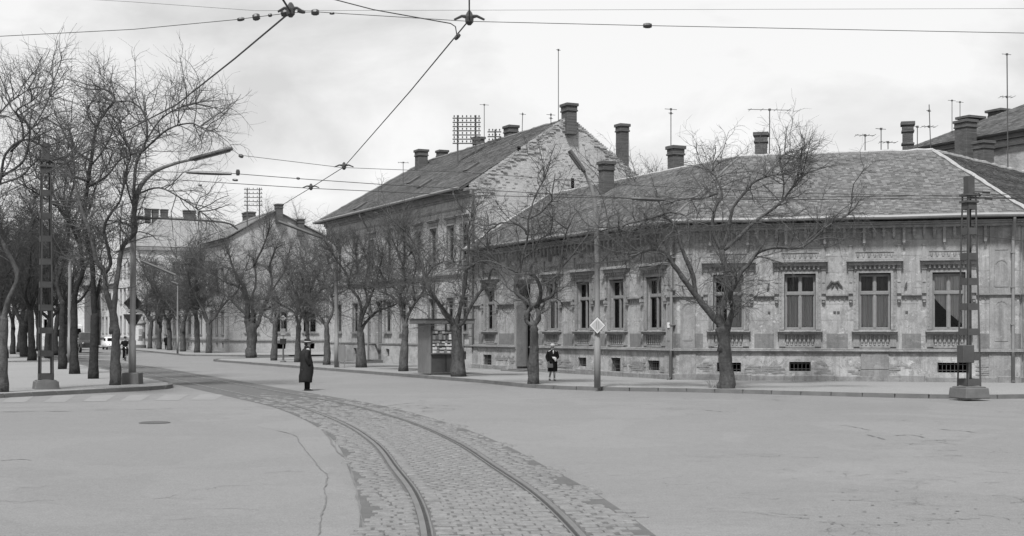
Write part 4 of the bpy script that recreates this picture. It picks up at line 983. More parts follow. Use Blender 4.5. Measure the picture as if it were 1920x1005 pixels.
rack(475, 352, 400, 128, .9, (-.6, .6), 5, 'far telephone rack on the gabled house roof', 5)

# ------------------------------------------------------------------ bare trees
def np_norm(v): return v/np.maximum(np.linalg.norm(v, axis=-1, keepdims=True), 1e-9)
def np_tubes(pts, r0, r1, sides):
    n, k, _ = pts.shape
    tan = np.empty_like(pts); tan[:, 1:-1] = pts[:, 2:]-pts[:, :-2]; tan[:, 0] = pts[:, 1]-pts[:, 0]; tan[:, -1] = pts[:, -1]-pts[:, -2]; tan = np_norm(tan)
    ref = np.where(np.abs(tan[:, :1, 2:3]) < .8, np.array([0., 0, 1]), np.array([1., 0, 0])); ref = np.broadcast_to(ref, pts.shape)
    a = np_norm(np.cross(tan, ref)); b = np.cross(tan, a)
    rr = (r0[:, None]+(r1-r0)[:, None]*np.linspace(0, 1, k)[None])[..., None, None]
    ang = np.arange(sides)*2*np.pi/sides
    V = pts[:, :, None]+rr*(a[:, :, None]*np.cos(ang)[None, None, :, None]+b[:, :, None]*np.sin(ang)[None, None, :, None])
    idx = np.arange(n*k*sides).reshape(n, k, sides); nx = np.roll(idx, -1, 2)
    Q = np.stack([idx[:, :-1], nx[:, :-1], nx[:, 1:], idx[:, 1:]], -1).reshape(-1, 4)
    return V.reshape(-1, 3), Q
def np_grow(start, dirs, length, k, wander, up, rg):
    n = len(start); pts = np.empty((n, k, 3)); pts[:, 0] = start; d = np_norm(dirs); cv = rg.normal(0, wander, (n, 3))
    for i in range(1, k):
        d = np_norm(d+rg.normal(0, wander, (n, 3))+cv*.7+np.array([0, 0, up])); pts[:, i] = pts[:, i-1]+d*(length/(k-1))[:, None]
    return pts
def np_spawn(pts, m, lo, along, spread, up, rg):
    n, k, _ = pts.shape; t = rg.uniform(lo, 1, (n, m))*(k-1)*.999; i = t.astype(int); f = (t-i)[..., None]
    ii = np.arange(n)[:, None]; a, b = pts[ii, i], pts[ii, i+1]
    st = a+(b-a)*f; tg = np_norm(b-a); d = np_norm(tg*along+np_norm(rg.normal(0, 1, (n, m, 3)))*spread+np.array([0, 0, up]))
    return st.reshape(-1, 3), d.reshape(-1, 3)
def twigs(seeds, rg, m2=6, m3=4, scale=1.0, thick=1.0, l1=(.7, 1.9), droop=0.0):
    """seeds: starts, directions -> three orders of branching, numpy quads"""
    st, d = seeds; Vs, Qs, off = [], [], 0
    L = rg.uniform(*l1, len(st))*scale; p1 = np_grow(st, d, L, 6, .20, .07, rg)
    s2, d2 = np_spawn(p1, m2, .12, .9, .85, .08, rg); p2 = np_grow(s2, d2, rg.uniform(.35, 1.0, len(s2))*scale, 4, .2, .02-droop, rg)
    s3, d3 = np_spawn(p2, m3, .1, .9, .8, .0, rg); p3 = np_grow(s3, d3, rg.uniform(.2, .6, len(s3))*scale, 3, .22, -droop*1.5, rg)
    for p, a, b, sd in ((p1, .019, .008, 4), (p2, .0075, .004, 3), (p3, .0042, .0026, 3)):
        n = len(p); j = rg.uniform(.75, 1.3, n)*thick; V, Q = np_tubes(p, np.full(n, a)*j, np.full(n, b)*j, sd)
        Vs.append(V); Qs.append(Q+off); off += len(V)
    return np.concatenate(Vs), np.concatenate(Qs)
def limb_tube(mb, pts, radii, sides, rr, knob=.12):
    q = smooth_path(pts, 4); n = len(q); src = np.linspace(0, 1, len(radii)); R_ = np.interp(np.linspace(0, 1, n), src, radii)
    R_ = [r*(1+rr.uniform(-knob, knob)) for r in R_]
    q = [p+Vector((rr.uniform(-1, 1), rr.uniform(-1, 1), 0))*r*.12 for p, r in zip(q, R_)]
    mb.tube(q, R_, sides); return q, R_
def traced_tree(label, base, limbs, seed, dens=1.0, dark=False, scale=1.0, m2=6, m3=4, spreadY=1.6, group='bare trees along the pavements', l1=(.7, 1.9), droop=.03, thick=1.0):
    """limbs in photo pixels give the outline of this individual; every limb leaves its parent at the parent's depth and
    leans towards or away from the street by its own amount, so the tree is a full volume"""
    rr = random.Random(seed); rg = np.random.default_rng(seed); b = G(base[0], base[1], SW); Y0 = b.y
    e = empty('bare_tree', tuple(b)); tag(e, label, 'tree', group); M = WM[e.name]; tr = MB(); known = []; S, Dd = [], []
    for li, (pp, w0, w1) in enumerate(limbs):
        if li == 0: y0 = Y0
        else: y0 = min(known, key=lambda k: (k[0]-pp[0][0])**2+(k[1]-pp[0][1])**2)[2]
        dy = rr.uniform(-spreadY, spreadY) if li else 0; n = len(pp); W = []
        for i, (x, y) in enumerate(pp):
            Y = y0+dy*(i/(n-1))**1.2; W.append(P(x, y, Y)-b); known.append((x, y, Y))
        rad = [(w0+(w1-w0)*i/(n-1))/2*Y0/F for i in range(n)]
        if li == 0:
            rad[0] *= 1.35; W[0] = Vector((0, 0, -.1)); tend, rend = W[-1].copy(), rad[-1]
            W = W+[tend+Vector((0, 0, rend*1.1))]; rad = rad+[rend*.45]
        elif (W[0]-tend).length < .5:
            W = [tend-Vector((0, 0, .75))*max(1, rend/.2)]+W; rad = [rend*.8]+[max(rad[0], rend*.6)]+rad[1:]
        q, R_ = limb_tube(tr, W, rad, 11 if li == 0 else 8, rr)
        if li == 0: continue
        ln = sum((q[i]-q[i-1]).length for i in range(1, len(q)))
        m = max(3, int(ln*dens*4.2)); P_ = np.array([[tuple(v) for v in q]]); s_, d_ = np_spawn(P_, m, .28, .45, .8, .22, rg); S.append(s_); Dd.append(d_)
        t = q[-1]-q[-2]; k = max(3, int(4*dens)); S.append(np.repeat(np.array([tuple(q[-1])]), k, 0)); Dd.append(np_norm(np.array([tuple(t.normalized())])+rg.normal(0, .4, (k, 3))))
    tr.build('trunk', 'bark_dark' if dark else 'bark', e, M, smooth=True)
    V, Q = twigs((np.concatenate(S), np.concatenate(Dd)), rg, m2, m3, scale, thick, l1, droop)
    np_mesh('crown', V, Q, 'twig_dark' if dark else 'twig', e, M)
    return e
TR = [
 ('large bare tree with spreading crooked limbs before the corner house windows', (1361, 728), [
  ([(1361, 728), (1362, 700), (1359, 650), (1354, 618)], 27, 22),
  ([(1354, 618), (1342, 599), (1308, 558), (1285, 527), (1263, 497), (1246, 475), (1226, 467), (1200, 474)], 14, 4),
  ([(1304, 552), (1299, 515), (1279, 468), (1269, 429), (1250, 408), (1228, 405), (1205, 418), (1190, 432)], 9, 3),
  ([(1235, 405), (1255, 398), (1280, 402), (1290, 410)], 5, 2), ([(1235, 405), (1200, 414), (1160, 424), (1128, 433)], 5, 2),
  ([(1356, 614), (1350, 588), (1357, 567), (1363, 546), (1361, 505), (1352, 470)], 13, 10),
  ([(1352, 470), (1336, 430), (1341, 390), (1354, 366), (1343, 334), (1330, 318)], 8, 3), ([(1346, 362), (1318, 372), (1290, 372), (1262, 378)], 4, 2),
  ([(1354, 468), (1364, 440), (1368, 415), (1376, 387), (1394, 364), (1412, 343), (1441, 330), (1464, 327)], 8, 2.5),
  ([(1355, 470), (1383, 447), (1412, 418), (1440, 398), (1466, 378), (1485, 352), (1502, 330)], 8, 2.5), ([(1466, 378), (1470, 345), (1462, 300), (1480, 285)], 3, 1.5),
  ([(1364, 612), (1374, 580), (1369, 556), (1381, 527)], 10, 8),
  ([(1376, 540), (1390, 510), (1403, 497), (1421, 474), (1452, 464), (1497, 465), (1522, 450), (1550, 425), (1590, 402)], 8, 2.5)], 1.1, False),
 ('slender bare tree with looped fork, beside the woman in black', (1000, 720), [
  ([(1000, 720), (1001, 660), (1002, 633), (1001, 614)], 18, 15),
  ([(1001, 616), (988, 603), (988, 588), (996, 574), (985, 563), (966, 547), (970, 524), (976, 500), (980, 480), (990, 440), (991, 411), (1004, 367), (1022, 334)], 9, 2.5),
  ([(1001, 614), (1010, 596), (1007, 578), (1000, 572)], 10, 7), ([(1007, 577), (1014, 545), (1004, 520), (988, 512)], 8, 5),
  ([(998, 574), (1017, 564), (1036, 553), (1041, 526), (1053, 502), (1071, 481), (1102, 440)], 7, 2.5), ([(1042, 522), (1052, 490), (1056, 455), (1064, 430)], 5, 2),
  ([(973, 512), (950, 502), (924, 491), (900, 490), (882, 500)], 4, 2), ([(988, 440), (983, 430), (968, 420), (940, 418), (920, 430)], 5, 2), ([(991, 411), (1015, 398), (1035, 375)], 3, 1.5),
  ([(978, 486), (1000, 470), (1010, 450), (1030, 440)], 4, 2)], .85, False),
 ('bare three-limbed tree rising in front of the kiosk', (860, 706), [
  ([(861, 706), (857, 650), (854, 614)], 24, 17), ([(854, 615), (836, 591), (821, 567), (806, 546), (795, 519), (791, 490), (770, 445), (746, 422)], 9, 2.5), ([(852, 612), (832, 580), (812, 556)], 8, 4),
  ([(855, 612), (863, 579), (870, 543), (875, 504), (879, 460), (876, 436), (884, 408)], 9, 2.5), ([(857, 614), (869, 604), (880, 580), (898, 550), (915, 532), (919, 513), (926, 493), (915, 465)], 7, 2.5),
  ([(797, 522), (812, 500), (836, 490), (858, 497)], 4, 1.5), ([(791, 490), (775, 470), (765, 480), (745, 470)], 4, 1.5), ([(875, 505), (895, 488), (910, 470)], 4, 2), ([(806, 546), (790, 530), (770, 528)], 4, 2)], 1.3, False),
 ('bare tree with a short trunk just left of the kiosk', (757, 696), [
  ([(757, 696), (759, 640), (760, 612)], 14, 12), ([(759, 614), (752, 579), (750, 552), (735, 536), (722, 525)], 7, 3), ([(752, 575), (735, 556), (712, 546), (700, 538)], 5, 2.5), ([(760, 612), (766, 590), (779, 567), (797, 540), (800, 520)], 6, 3),
  ([(750, 552), (760, 530), (756, 500), (745, 470), (748, 440)], 5, 2), ([(722, 525), (712, 505), (718, 480)], 4, 2), ([(779, 565), (775, 530), (780, 495), (770, 465)], 4, 2)], 1.9, False),
 ('bare tree with a low wide fork before the two-storey house', (677, 689), [
  ([(677, 689), (677, 640), (675, 618)], 15, 13), ([(677, 620), (690, 600), (710, 582), (731, 576), (743, 570)], 6, 3), ([(675, 618), (680, 592), (698, 549), (705, 530), (712, 500)], 7, 2.5),
  ([(674, 618), (676, 568), (655, 537), (651, 516), (628, 482), (615, 463)], 6, 2.5), ([(676, 590), (688, 565), (684, 535), (690, 500), (682, 470)], 5, 2), ([(655, 537), (670, 510), (668, 480)], 4, 2)], 2.0, False),
 ('bare tree standing beside the distant lamp pole on the right pavement', (613, 684), [
  ([(613, 684), (613, 640), (612, 610)], 11, 9), ([(612, 612), (624, 584), (622, 555), (609, 531), (596, 525)], 5, 2.5), ([(612, 612), (600, 594), (590, 580)], 4, 2.5), ([(622, 557), (639, 549), (652, 542)], 4, 2), ([(622, 555), (628, 520), (616, 490), (622, 465)], 4, 2), ([(609, 531), (604, 500), (590, 480)], 3, 2)], 1.9, False),
 ('bare tree right behind the man in the long coat', (580, 681), [([(580, 681), (579, 650), (575, 608)], 7, 6), ([(575, 610), (572, 590), (575, 560), (568, 530)], 4, 2), ([(576, 606), (583, 580), (580, 550), (592, 520)], 4, 2), ([(575, 600), (564, 585), (560, 560)], 3, 2)], 2.2, False),
 ('bare tree with upright forks left of the man', (558, 679), [
  ([(558, 679), (559, 640), (560, 612)], 10, 9), ([(560, 612), (555, 590), (560, 571), (552, 545), (545, 520)], 5, 2), ([(560, 612), (566, 588), (573, 560), (580, 530), (570, 495)], 5, 2), ([(556, 588), (540, 578), (528, 572)], 3, 2), ([(566, 588), (586, 565), (600, 545)], 3, 2)], 2.2, False),
 ('pollarded tree with a knobbly head next to the bus stop post', (513, 676), [([(513, 676), (515, 640), (516, 606)], 10, 11), ([(515, 607), (507, 602), (510, 588), (509, 560)], 4, 2), ([(516, 606), (521, 590), (522, 580)], 5, 4), ([(510, 600), (498, 594), (488, 590)], 3, 2)], .8, False),
 ('thickest bare tree, forking low, at the side street corner', (470, 668), [
  ([(470, 668), (471, 645), (472, 616)], 17, 19), ([(467, 618), (463, 598), (464, 570), (458, 540), (440, 510), (430, 480)], 12, 3), ([(475, 618), (484, 606), (490, 585), (501, 562), (510, 530), (506, 500), (515, 470)], 9, 3), ([(470, 616), (474, 590), (472, 560), (480, 530), (476, 490)], 7, 2.5),
  ([(490, 586), (515, 570), (535, 545)], 4, 2), ([(463, 590), (445, 575), (425, 555), (405, 545)], 5, 2), ([(500, 560), (520, 530), (535, 505), (540, 480)], 4, 2), ([(464, 570), (450, 540), (425, 530), (400, 515)], 5, 2), ([(475, 500), (490, 470), (500, 445), (506, 420)], 4, 2)], 2.3, False),
]
for k, (lab, base, limbs, dens, dark) in enumerate(TR):
    traced_tree(lab, base, limbs, 100+k, dens*(1 if k < 2 else .8), dark, 1.0 if k < 3 else (1.1 if k < 6 else 1.3), thick=.95 if k < 3 else 1.0, m2=6, m3=5 if k < 3 else 4)
TL = [
 ('tall bare tree with bright twin stems next to the lamp pole with signs', (216, 722), [
  ([(216, 722), (217, 660), (217, 619), (211, 587)], 18, 15), ([(211, 587), (199, 547), (196, 511), (180, 487), (171, 440), (156, 404), (149, 378)], 12, 6), ([(197, 512), (207, 495), (203, 468), (195, 428), (208, 400), (224, 378), (232, 350)], 8, 3),
  ([(213, 590), (216, 551), (223, 499), (231, 460), (247, 444), (255, 428), (251, 382), (255, 310), (275, 259), (271, 215), (247, 191), (215, 191)], 11, 2.5), ([(262, 288), (275, 277), (314, 243), (358, 231), (385, 245)], 5, 2), ([(257, 364), (298, 352), (340, 372), (375, 396)], 4, 1.5), ([(275, 262), (300, 225), (330, 205), (365, 195)], 4, 1.5),
  ([(149, 380), (140, 340), (120, 310), (128, 280)], 4, 2), ([(253, 400), (235, 330), (245, 290), (225, 250)], 4, 2)], 1.25, False, 1.15),
 ('bare tree with a straight dark trunk, second from the lamp pole with signs', (175, 710), [
  ([(175, 710), (177, 650), (177, 595)], 17, 14), ([(177, 595), (175, 539), (171, 479), (159, 432), (160, 380), (171, 302), (181, 239), (198, 210), (215, 187), (205, 172), (191, 167)], 11, 2.5), ([(176, 570), (183, 551), (189, 523)], 7, 6), ([(181, 240), (168, 222), (163, 208), (172, 190)], 4, 2), ([(171, 302), (140, 280), (133, 250), (115, 235)], 5, 2),
  ([(171, 310), (195, 280), (215, 240), (240, 215)], 4, 2), ([(166, 340), (140, 330), (120, 300), (90, 290)], 5, 2), ([(165, 350), (200, 330), (225, 300), (250, 290)], 5, 2)], .8, True, 1.1),
 ('crooked dark tree, third from the lamp pole with signs', (139, 701), [([(139, 701), (139, 640), (139, 571)], 15, 12), ([(139, 571), (144, 540), (155, 511), (151, 468), (147, 436), (131, 418), (130, 380), (140, 330), (131, 250)], 10, 2.5), ([(146, 436), (165, 400), (180, 350), (200, 310)], 6, 2), ([(132, 420), (110, 390), (95, 340), (100, 300)], 5, 2), ([(150, 460), (120, 400), (80, 370), (50, 350)], 5, 2)], 1.1, True, 1.15),
 ('dark leaning tree just right of the lattice mast on the left', (117, 692), [([(117, 692), (117, 630), (117, 571)], 13, 10), ([(117, 571), (107, 531), (119, 491), (127, 452), (129, 420), (120, 370), (128, 310)], 9, 2.5), ([(128, 425), (150, 390), (165, 350), (160, 310)], 5, 2), ([(120, 490), (100, 450), (80, 420), (60, 400)], 5, 2), ([(122, 400), (95, 360), (70, 330), (60, 300)], 4, 2)], 1.5, True, 1.15),
 ('dark V-forked tree left of the lattice mast', (46, 669), [([(46, 669), (45, 640), (44, 610)], 14, 12), ([(44, 611), (33, 590), (24, 567), (14, 530), (20, 480), (5, 440)], 9, 3), ([(46, 611), (56, 567), (60, 531), (52, 490), (66, 450), (60, 400)], 8, 3), ([(60, 530), (78, 500), (90, 470)], 4, 2), ([(22, 565), (36, 530), (40, 490)], 4, 2)], 2.6, True, 1.5),
 ('nearest tree at the left edge with its trunk cut by the frame', (4, 735), [([(4, 735), (5, 660), (7, 600)], 19, 16), ([(7, 602), (16, 563), (33, 519), (12, 470), (-4, 440), (-20, 390), (0, 340), (10, 290), (45, 262), (84, 275)], 12, 3), ([(-10, 420), (-40, 340), (-30, 260), (10, 200), (50, 170)], 7, 2), ([(5, 330), (45, 300), (55, 240), (30, 210), (60, 190)], 5, 2), ([(44, 262), (40, 230), (20, 200)], 4, 2), ([(0, 345), (40, 330), (70, 300), (95, 300)], 4, 2), ([(20, 285), (60, 240), (90, 190), (100, 150)], 4, 1.5)], .75, False, 1.1),
]
for k, (lab, base, limbs, dens, dark, sc) in enumerate(TL): traced_tree(lab, base, limbs, 200+k, dens, dark, sc, spreadY=2.2, group='bare trees on the left pavement', m2=6)

def proto_tree(seed, h_trunk, n_limb, reach, height, dens, dark, thick, scale, r0=.2):
    """a free-standing bare tree grown from rules; returns its mesh pair"""
    rr = random.Random(seed); rg = np.random.default_rng(seed); tr = MB(); S, Dd = [], []
    top = Vector((rr.uniform(-.2, .2), rr.uniform(-.2, .2), h_trunk))
    limb_tube(tr, [Vector((0, 0, -.1)), Vector((rr.uniform(-.08, .08), 0, h_trunk*.5)), top, top+Vector((0, 0, r0))], [r0*1.3, r0*.95, r0*.85, r0*.4], 9, rr)
    for k in range(n_limb):
        a = 2*math.pi*(k+rr.uniform(-.25, .25))/n_limb; p = top.copy(); pts = [p-Vector((0, 0, .6)), p.copy()]; d = Vector((math.cos(a), math.sin(a), .9)); n = 6
        for i in range(n):
            d = Vector((math.cos(a), math.sin(a), 0))*reach/n*rr.uniform(.5, 1.4)*(1.2 if i < 3 else .8)+Vector((rr.uniform(-.3, .3), rr.uniform(-.3, .3), (height-h_trunk)/n*rr.uniform(.7, 1.3))); a += rr.uniform(-.5, .5); p = p+d; pts.append(p.copy())
        q, R_ = limb_tube(tr, pts, [r0*.7, r0*.6, r0*.5, r0*.4, r0*.33, r0*.25, r0*.16, r0*.09], 7, rr)
        ln = sum((q[i]-q[i-1]).length for i in range(1, len(q))); P_ = np.array([[tuple(v) for v in q]])
        s_, d_ = np_spawn(P_, int(ln*dens*4), .25, .4, .85, .25, rg); S.append(s_); Dd.append(d_); S.append(np.repeat(np.array([tuple(q[-1])]), 4, 0)); Dd.append(np_norm(rg.normal(0, .5, (4, 3))+np.array([0, 0, .7])))
    V, Q = twigs((np.concatenate(S), np.concatenate(Dd)), rg, 6, 3, scale, thick, (.7, 1.8), .02)
    return tr, V, Q
protos = {}
def far_tree(kind, p, label, rot, sc=1.0, group='bare trees further up the avenue'):
    p = Vector(p)
    e = empty('bare_tree', Matrix.Translation(p) @ Matrix.Rotation(rot, 4, 'Z') @ Matrix.Scale(sc, 4)); tag(e, label, 'tree', group); M = WM[e.name]
    if kind not in protos:
        args = {'street_a': (301, 2.1, 3, 1.9, 6.4, 1.7, False, 1.35, 1.1), 'street_b': (302, 2.4, 4, 2.1, 6.8, 1.5, False, 1.35, 1.1), 'park_a': (303, 3.6, 4, 2.6, 10.2, 1.3, True, 1.25, 1.35, .24), 'park_b': (304, 3.0, 5, 3.0, 9.4, 1.15, True, 1.25, 1.35, .22), 'yard': (305, 4.5, 4, 1.6, 9.0, .9, False, 1.0, 1.2, .12)}[kind]
        tr, V, Q = proto_tree(*args); dk = args[6]
        a = tr.build('trunk', 'bark_dark' if dk else 'bark', e, M, smooth=True); b = np_mesh('crown', V, Q, 'twig_dark' if dk else 'twig', e, M); protos[kind] = (a.data, b.data)
    else:
        for n_, me in zip(('trunk', 'crown'), protos[kind]): put(bpy.data.objects.new(n_, me), e, M)
FT = [((392, 662), 'street_a', 'bare tree, right one of a close pair across the side street', .4), ((370, 661), 'street_b', 'bare tree, left one of a close pair across the side street', 2.0), ((343, 659), 'street_a', 'bare tree just left of the close pair across the side street', 3.1),
      ((318, 656.5), 'street_b', 'third small bare tree right of the advertising column', 4.4), ((298, 655), 'street_a', 'second small bare tree right of the advertising column', 5.2), ((281, 653.5), 'street_b', 'small bare tree nearest to the advertising column', .9),
      ((226, 648), 'street_a', 'far bare tree seen just behind the cyclist', 2.7), ((196, 646), 'street_b', 'far bare tree behind the white car', 1.3), ((180, 645), 'street_a', 'far bare tree above the white car bonnet', 4.0), ((160, 643.5), 'street_b', 'farthest bare tree above the dark lorry', 5.6)]
for (x, y), kd, lab, rot in FT: far_tree(kd, G(x, y, SW), lab, rot, 1.28)
PT = [(60, 676, 'park_a', 'dark bare tree touching the left lattice mast from behind'), (24, 664, 'park_b', 'dark bare tree in the second row at the left'), (90, 671, 'park_b', 'dark bare tree in the gap right behind the left lattice mast'), (104, 664, 'park_a', 'dark bare tree near the bus'), (8, 672, 'park_a', 'dark bare tree hidden behind the nearest left trunk'),
      (-30, 680, 'park_b', 'dark bare tree reaching in from outside the left edge'), (38, 658, 'park_a', 'dark bare tree far back between the left trunks'), (72, 656, 'park_b', 'far dark bare tree right of the V-forked one'), (125, 661, 'park_b', 'dark bare tree beside the far lamp pole on the left'), (-8, 655, 'park_a', 'far dark bare tree at the left edge')]
for k, (x, y, kd, lab) in enumerate(PT): far_tree(kd, G(x, y, SW), lab, 1.7*k, .95 if y > 662 else 1.15, 'dark bare trees in the park at the left')
for x, Y, lab, s in ((1200, 66, 'bare treetop rising from the yard behind the corner house, left of the squat chimney', 1.05), (1268, 68, 'bare treetop behind the squat chimney', .98), (1320, 69, 'bushy bare treetop between two ridge chimneys', 1.0), (1400, 68, 'bare treetop arching beside the ridge chimney', 1.08), (560, 135, 'bare treetop behind the gabled house', 1.35), (395, 150, 'bare treetop above the low far houses', 1.4)):
    far_tree('yard', ((x-960)/F*Y, Y, 0), lab, x*.37, s, 'bare treetops behind the houses')
# suckers at the foot of the big tree
# ------------------------------------------------------------------ masts, lamps, signs
def lattice_mast(px, py, ytop, rot, wb, wt, label, box=False):
    b = G(px, py, SW); H = (py-ytop)/F*b.y; e = empty('lattice_mast', frame(b.x, b.y, SW, rot)); tag(e, label, 'mast', 'riveted lattice masts'); M = WM[e.name]
    MB().frus(-wb*.85, wb*.85, -wb*.85, wb*.85, -.05, .26, .03).frus(-wb*.72, wb*.72, -wb*.72, wb*.72, .26, .30, .03).build('footing', 'concrete', e, M, bevel=.02)
    def hw(z): return (wb+(wt-wb)*z/H)/2
    for sx in (-1, 1):
        for sy in (-1, 1):
            g = MB(); a = .055
            for (z0, z1) in ((.28, H*.5), (H*.5, H-.5)):
                p, q = hw(z0), hw(z1)
                for dx, dy in ((a, .012), (.012, a)):
                    v = []
                    for h, z in ((p, z0), (q, z1)): v += [(sx*h, sy*h, z), (sx*(h-dx), sy*h, z), (sx*(h-dx), sy*(h-dy), z), (sx*h, sy*(h-dy), z)]
                    i = len(g.v); g.v += v; g.f += [tuple(i+k for k in t) for t in ((0, 1, 2, 3), (7, 6, 5, 4), (0, 4, 5, 1), (1, 5, 6, 2), (2, 6, 7, 3), (3, 7, 4, 0))]
            g.build('angle_post', 'mast_paint', e, M)
    n = int(H/.78)
    for k in range(n):
        z = .42+k*(H-1.3)/(n-1); h = hw(z)-.013; t = .1
        for face in range(4):
            MB().box(-h, h, -h-.018, -h-.006, z-t, z+t).build('batten_plate', 'mast_paint', e, M @ Matrix.Rotation(face*math.pi/2, 4, 'Z'))
    h = hw(H); MB().box(-h*.8, h*.8, -h*.8, h*.8, H-.52, H).build('head', 'mast_paint', e, M)
    for z in (H-.55, H-.75): MB().box(-h-.06, h+.06, -h-.06, h+.06, z-.03, z+.03).build('clamp_band', 'metal_dark', e, M)
    for z, L in ((H-.44, .42), (H-.62, .5)):
        q = MB().tube([(0, 0, z), (L, -.3, z-.03)], .025, 6).build('wire_arm', 'metal_dark', e, M); MB().tube([(L-.12, -.22, z-.02), (L+.06, -.34, z-.035)], .055, 8).build('insulator', 'insulator', q, M)
    if box: MB().box(-wb*.62-.2, -wb*.62+.18, -.42, -.1, 1.0, 1.52).build('switch_box', 'mast_paint', e, M, bevel=.015)
    return e, M, H
mastL = lattice_mast(86, 729, 270, R(28), .46, .30, 'tall riveted lattice mast on concrete footing at the left kerb')
mastR = lattice_mast(1817, 743, 331, R(18), .50, .28, 'riveted lattice mast with a switch box before the corner house', True)
def lamp(px, py, path, label, w0, head, foot=True, arm=None, group='street lamps', Ytop=None, mat='lamp_pole', dl=0):
    b = G(px, py, SW); Y = b.y; e = empty('street_lamp', tuple(b)); tag(e, label, 'street lamp', group); M = WM[e.name]
    r = w0/2*Y/F; pts = [P(x, y, Y+(dl*k/len(path)))-b for k, (x, y) in enumerate(path)]; q = [Vector((0, 0, 0)), Vector((0, 0, 1.6)), Vector((0, 0, 1.62))]+smooth_path(pts, 4); n = len(q)
    MB().tube(q, [r*1.25, r*1.25, r]+[r*(1-.62*max(0, (k/(n-4)-.3)/.7)) for k in range(n-3)], 10).build('pole', mat, e, M, smooth=True)
    if foot: MB().frus(-r*3, r*3, -r*3, r*3, -.03, .42, .02).build('footing', 'concrete', e, M, bevel=.02)
    (x0, y0), (x1, y1) = head; a, c = P(x0, y0, Y+dl)-b, P(x1, y1, Y+dl*1.15)-b; L = (c-a).length
    X = (c-a).normalized(); Z = (Vector((0, 0, 1))-X*X.z).normalized(); Yv = Z.cross(X); Mh = M @ Matrix.Translation(a) @ Matrix((X, Yv, Z)).transposed().to_4x4()
    hd = MB(); prof = [(-.13, -.02), (.13, -.02), (.15, .03), (.09, .10), (-.09, .10), (-.15, .03)]
    hd.prism(prof, -.05, L, 'yz'); hd.box(-.12, -.05, -.04, .04, -.0, .07); hd = hd.build('lamp_head', 'lamp_head', e, Mh, bevel=.01)
    MB().box(.05, L-.1, -.11, .11, -.06, -.022).build('lamp_lens', 'lamp_lens', hd, Mh, bevel=.015)
    if arm:
        g = MB(); ap = [P(x, y, Y)-b for x, y in arm]; g.tube(smooth_path(ap, 4), .035, 7); g.build('bracket_arm', 'metal_dark', e, M); MB().tube([ap[0]+Vector((-.05, 0, 0)), ap[0]+Vector((.5, 0, -.03))], .07, 8).build('arm_clamp', 'metal_dark', e, M)
    return e, b
lampL = lamp(248, 720, [(249, 600), (250, 440), (251, 400), (262, 352), (290, 322), (330, 306), (362, 299)], 'street lamp carrying two road signs at the left corner', 11, ((360, 300), (436, 280)), arm=[(256, 408), (330, 411), (420, 417), (446, 430)])
lampC = lamp(1120, 727, [(1120, 560), (1119, 440), (1117, 395), (1111, 360), (1100, 332), (1092, 318)], 'street lamp with a diamond sign before the corner house', 10, ((1092, 319), (1066, 283)), foot=False, dl=-.5)
lampM = lamp(631, 689, [(631, 600), (630, 510), (630, 478), (625, 462), (612, 452), (600, 446)], 'street lamp before the two-storey house with its head reaching left', 7, ((602, 446), (522, 416)), foot=False)
lampF = lamp(130, 680, [(130, 600), (131, 520), (131, 500), (136, 486), (160, 482), (240, 485)], 'far street lamp between the left trunks with a long thin arm', 6, ((266, 490), (330, 517)), foot=False)
lamp(333, 663, [(333, 600), (333, 560), (333, 535)], 'thin far street lamp pole among the trees across the side street', 3, ((333, 533), (322, 529)), foot=False, mat='metal_grey')
def sign_on(b, z, ang, poly, back, name, label, front='sign_face', edge='sign_edge', border='sign_white', r=.16):
    M = frame(b.x, b.y, z, ang) @ T(0, -r, 0); e = empty('road_sign', M); tag(e, label, 'road sign')
    MB().prism(poly, -.012, .012).build('plate', back, e, M)
    if front:
        s = .93; MB().prism([(x*s, y*s) for x, y in poly], -.018, -.013).build('border', border, e, M); s = .72; MB().prism([(x*s, y*s) for x, y in poly], -.024, -.019).build('face', front, e, M)
    for dz in (-.16, .16): MB().box(-.15, .15, .012, .10, dz-.025, dz+.025).build('bracket', 'metal_dark', e, M)
    return e, M
dia = [(0, -.43), (.41, 0), (0, .43), (-.41, 0)]; tri = [(0, -.62), (.43, .12), (-.43, .12)]
bl = lampL[1]; zs = lambda py, Y: CH-(py-HZ)/F*Y
sign_on(bl, zs(568, bl.y), R(180+8), [(x*.82, y*.82) for x, y in dia], 'sign_back', 'sign', 'dark diamond sign seen from behind on the left lamp pole', r=-.16 if False else .17)
sign_on(bl, zs(594, bl.y), R(180+8), [(x*.82, y*.82) for x, y in tri], 'sign_back', 'sign', 'dark triangular sign point down, seen from behind on the left lamp pole', r=.17)
bc = lampC[1]; e, M = sign_on(bc, zs(610, bc.y), R(-4), [(x*.7, y*.7) for x, y in dia], 'sign_edge', 'sign', 'white-bordered diamond sign on the lamp pole before the corner house', r=.15)
for x in (-.03, .05): MB().box(x-.008, x+.008, -.027, -.0245, -.12, .14).build('mark', 'shutter', e, M)
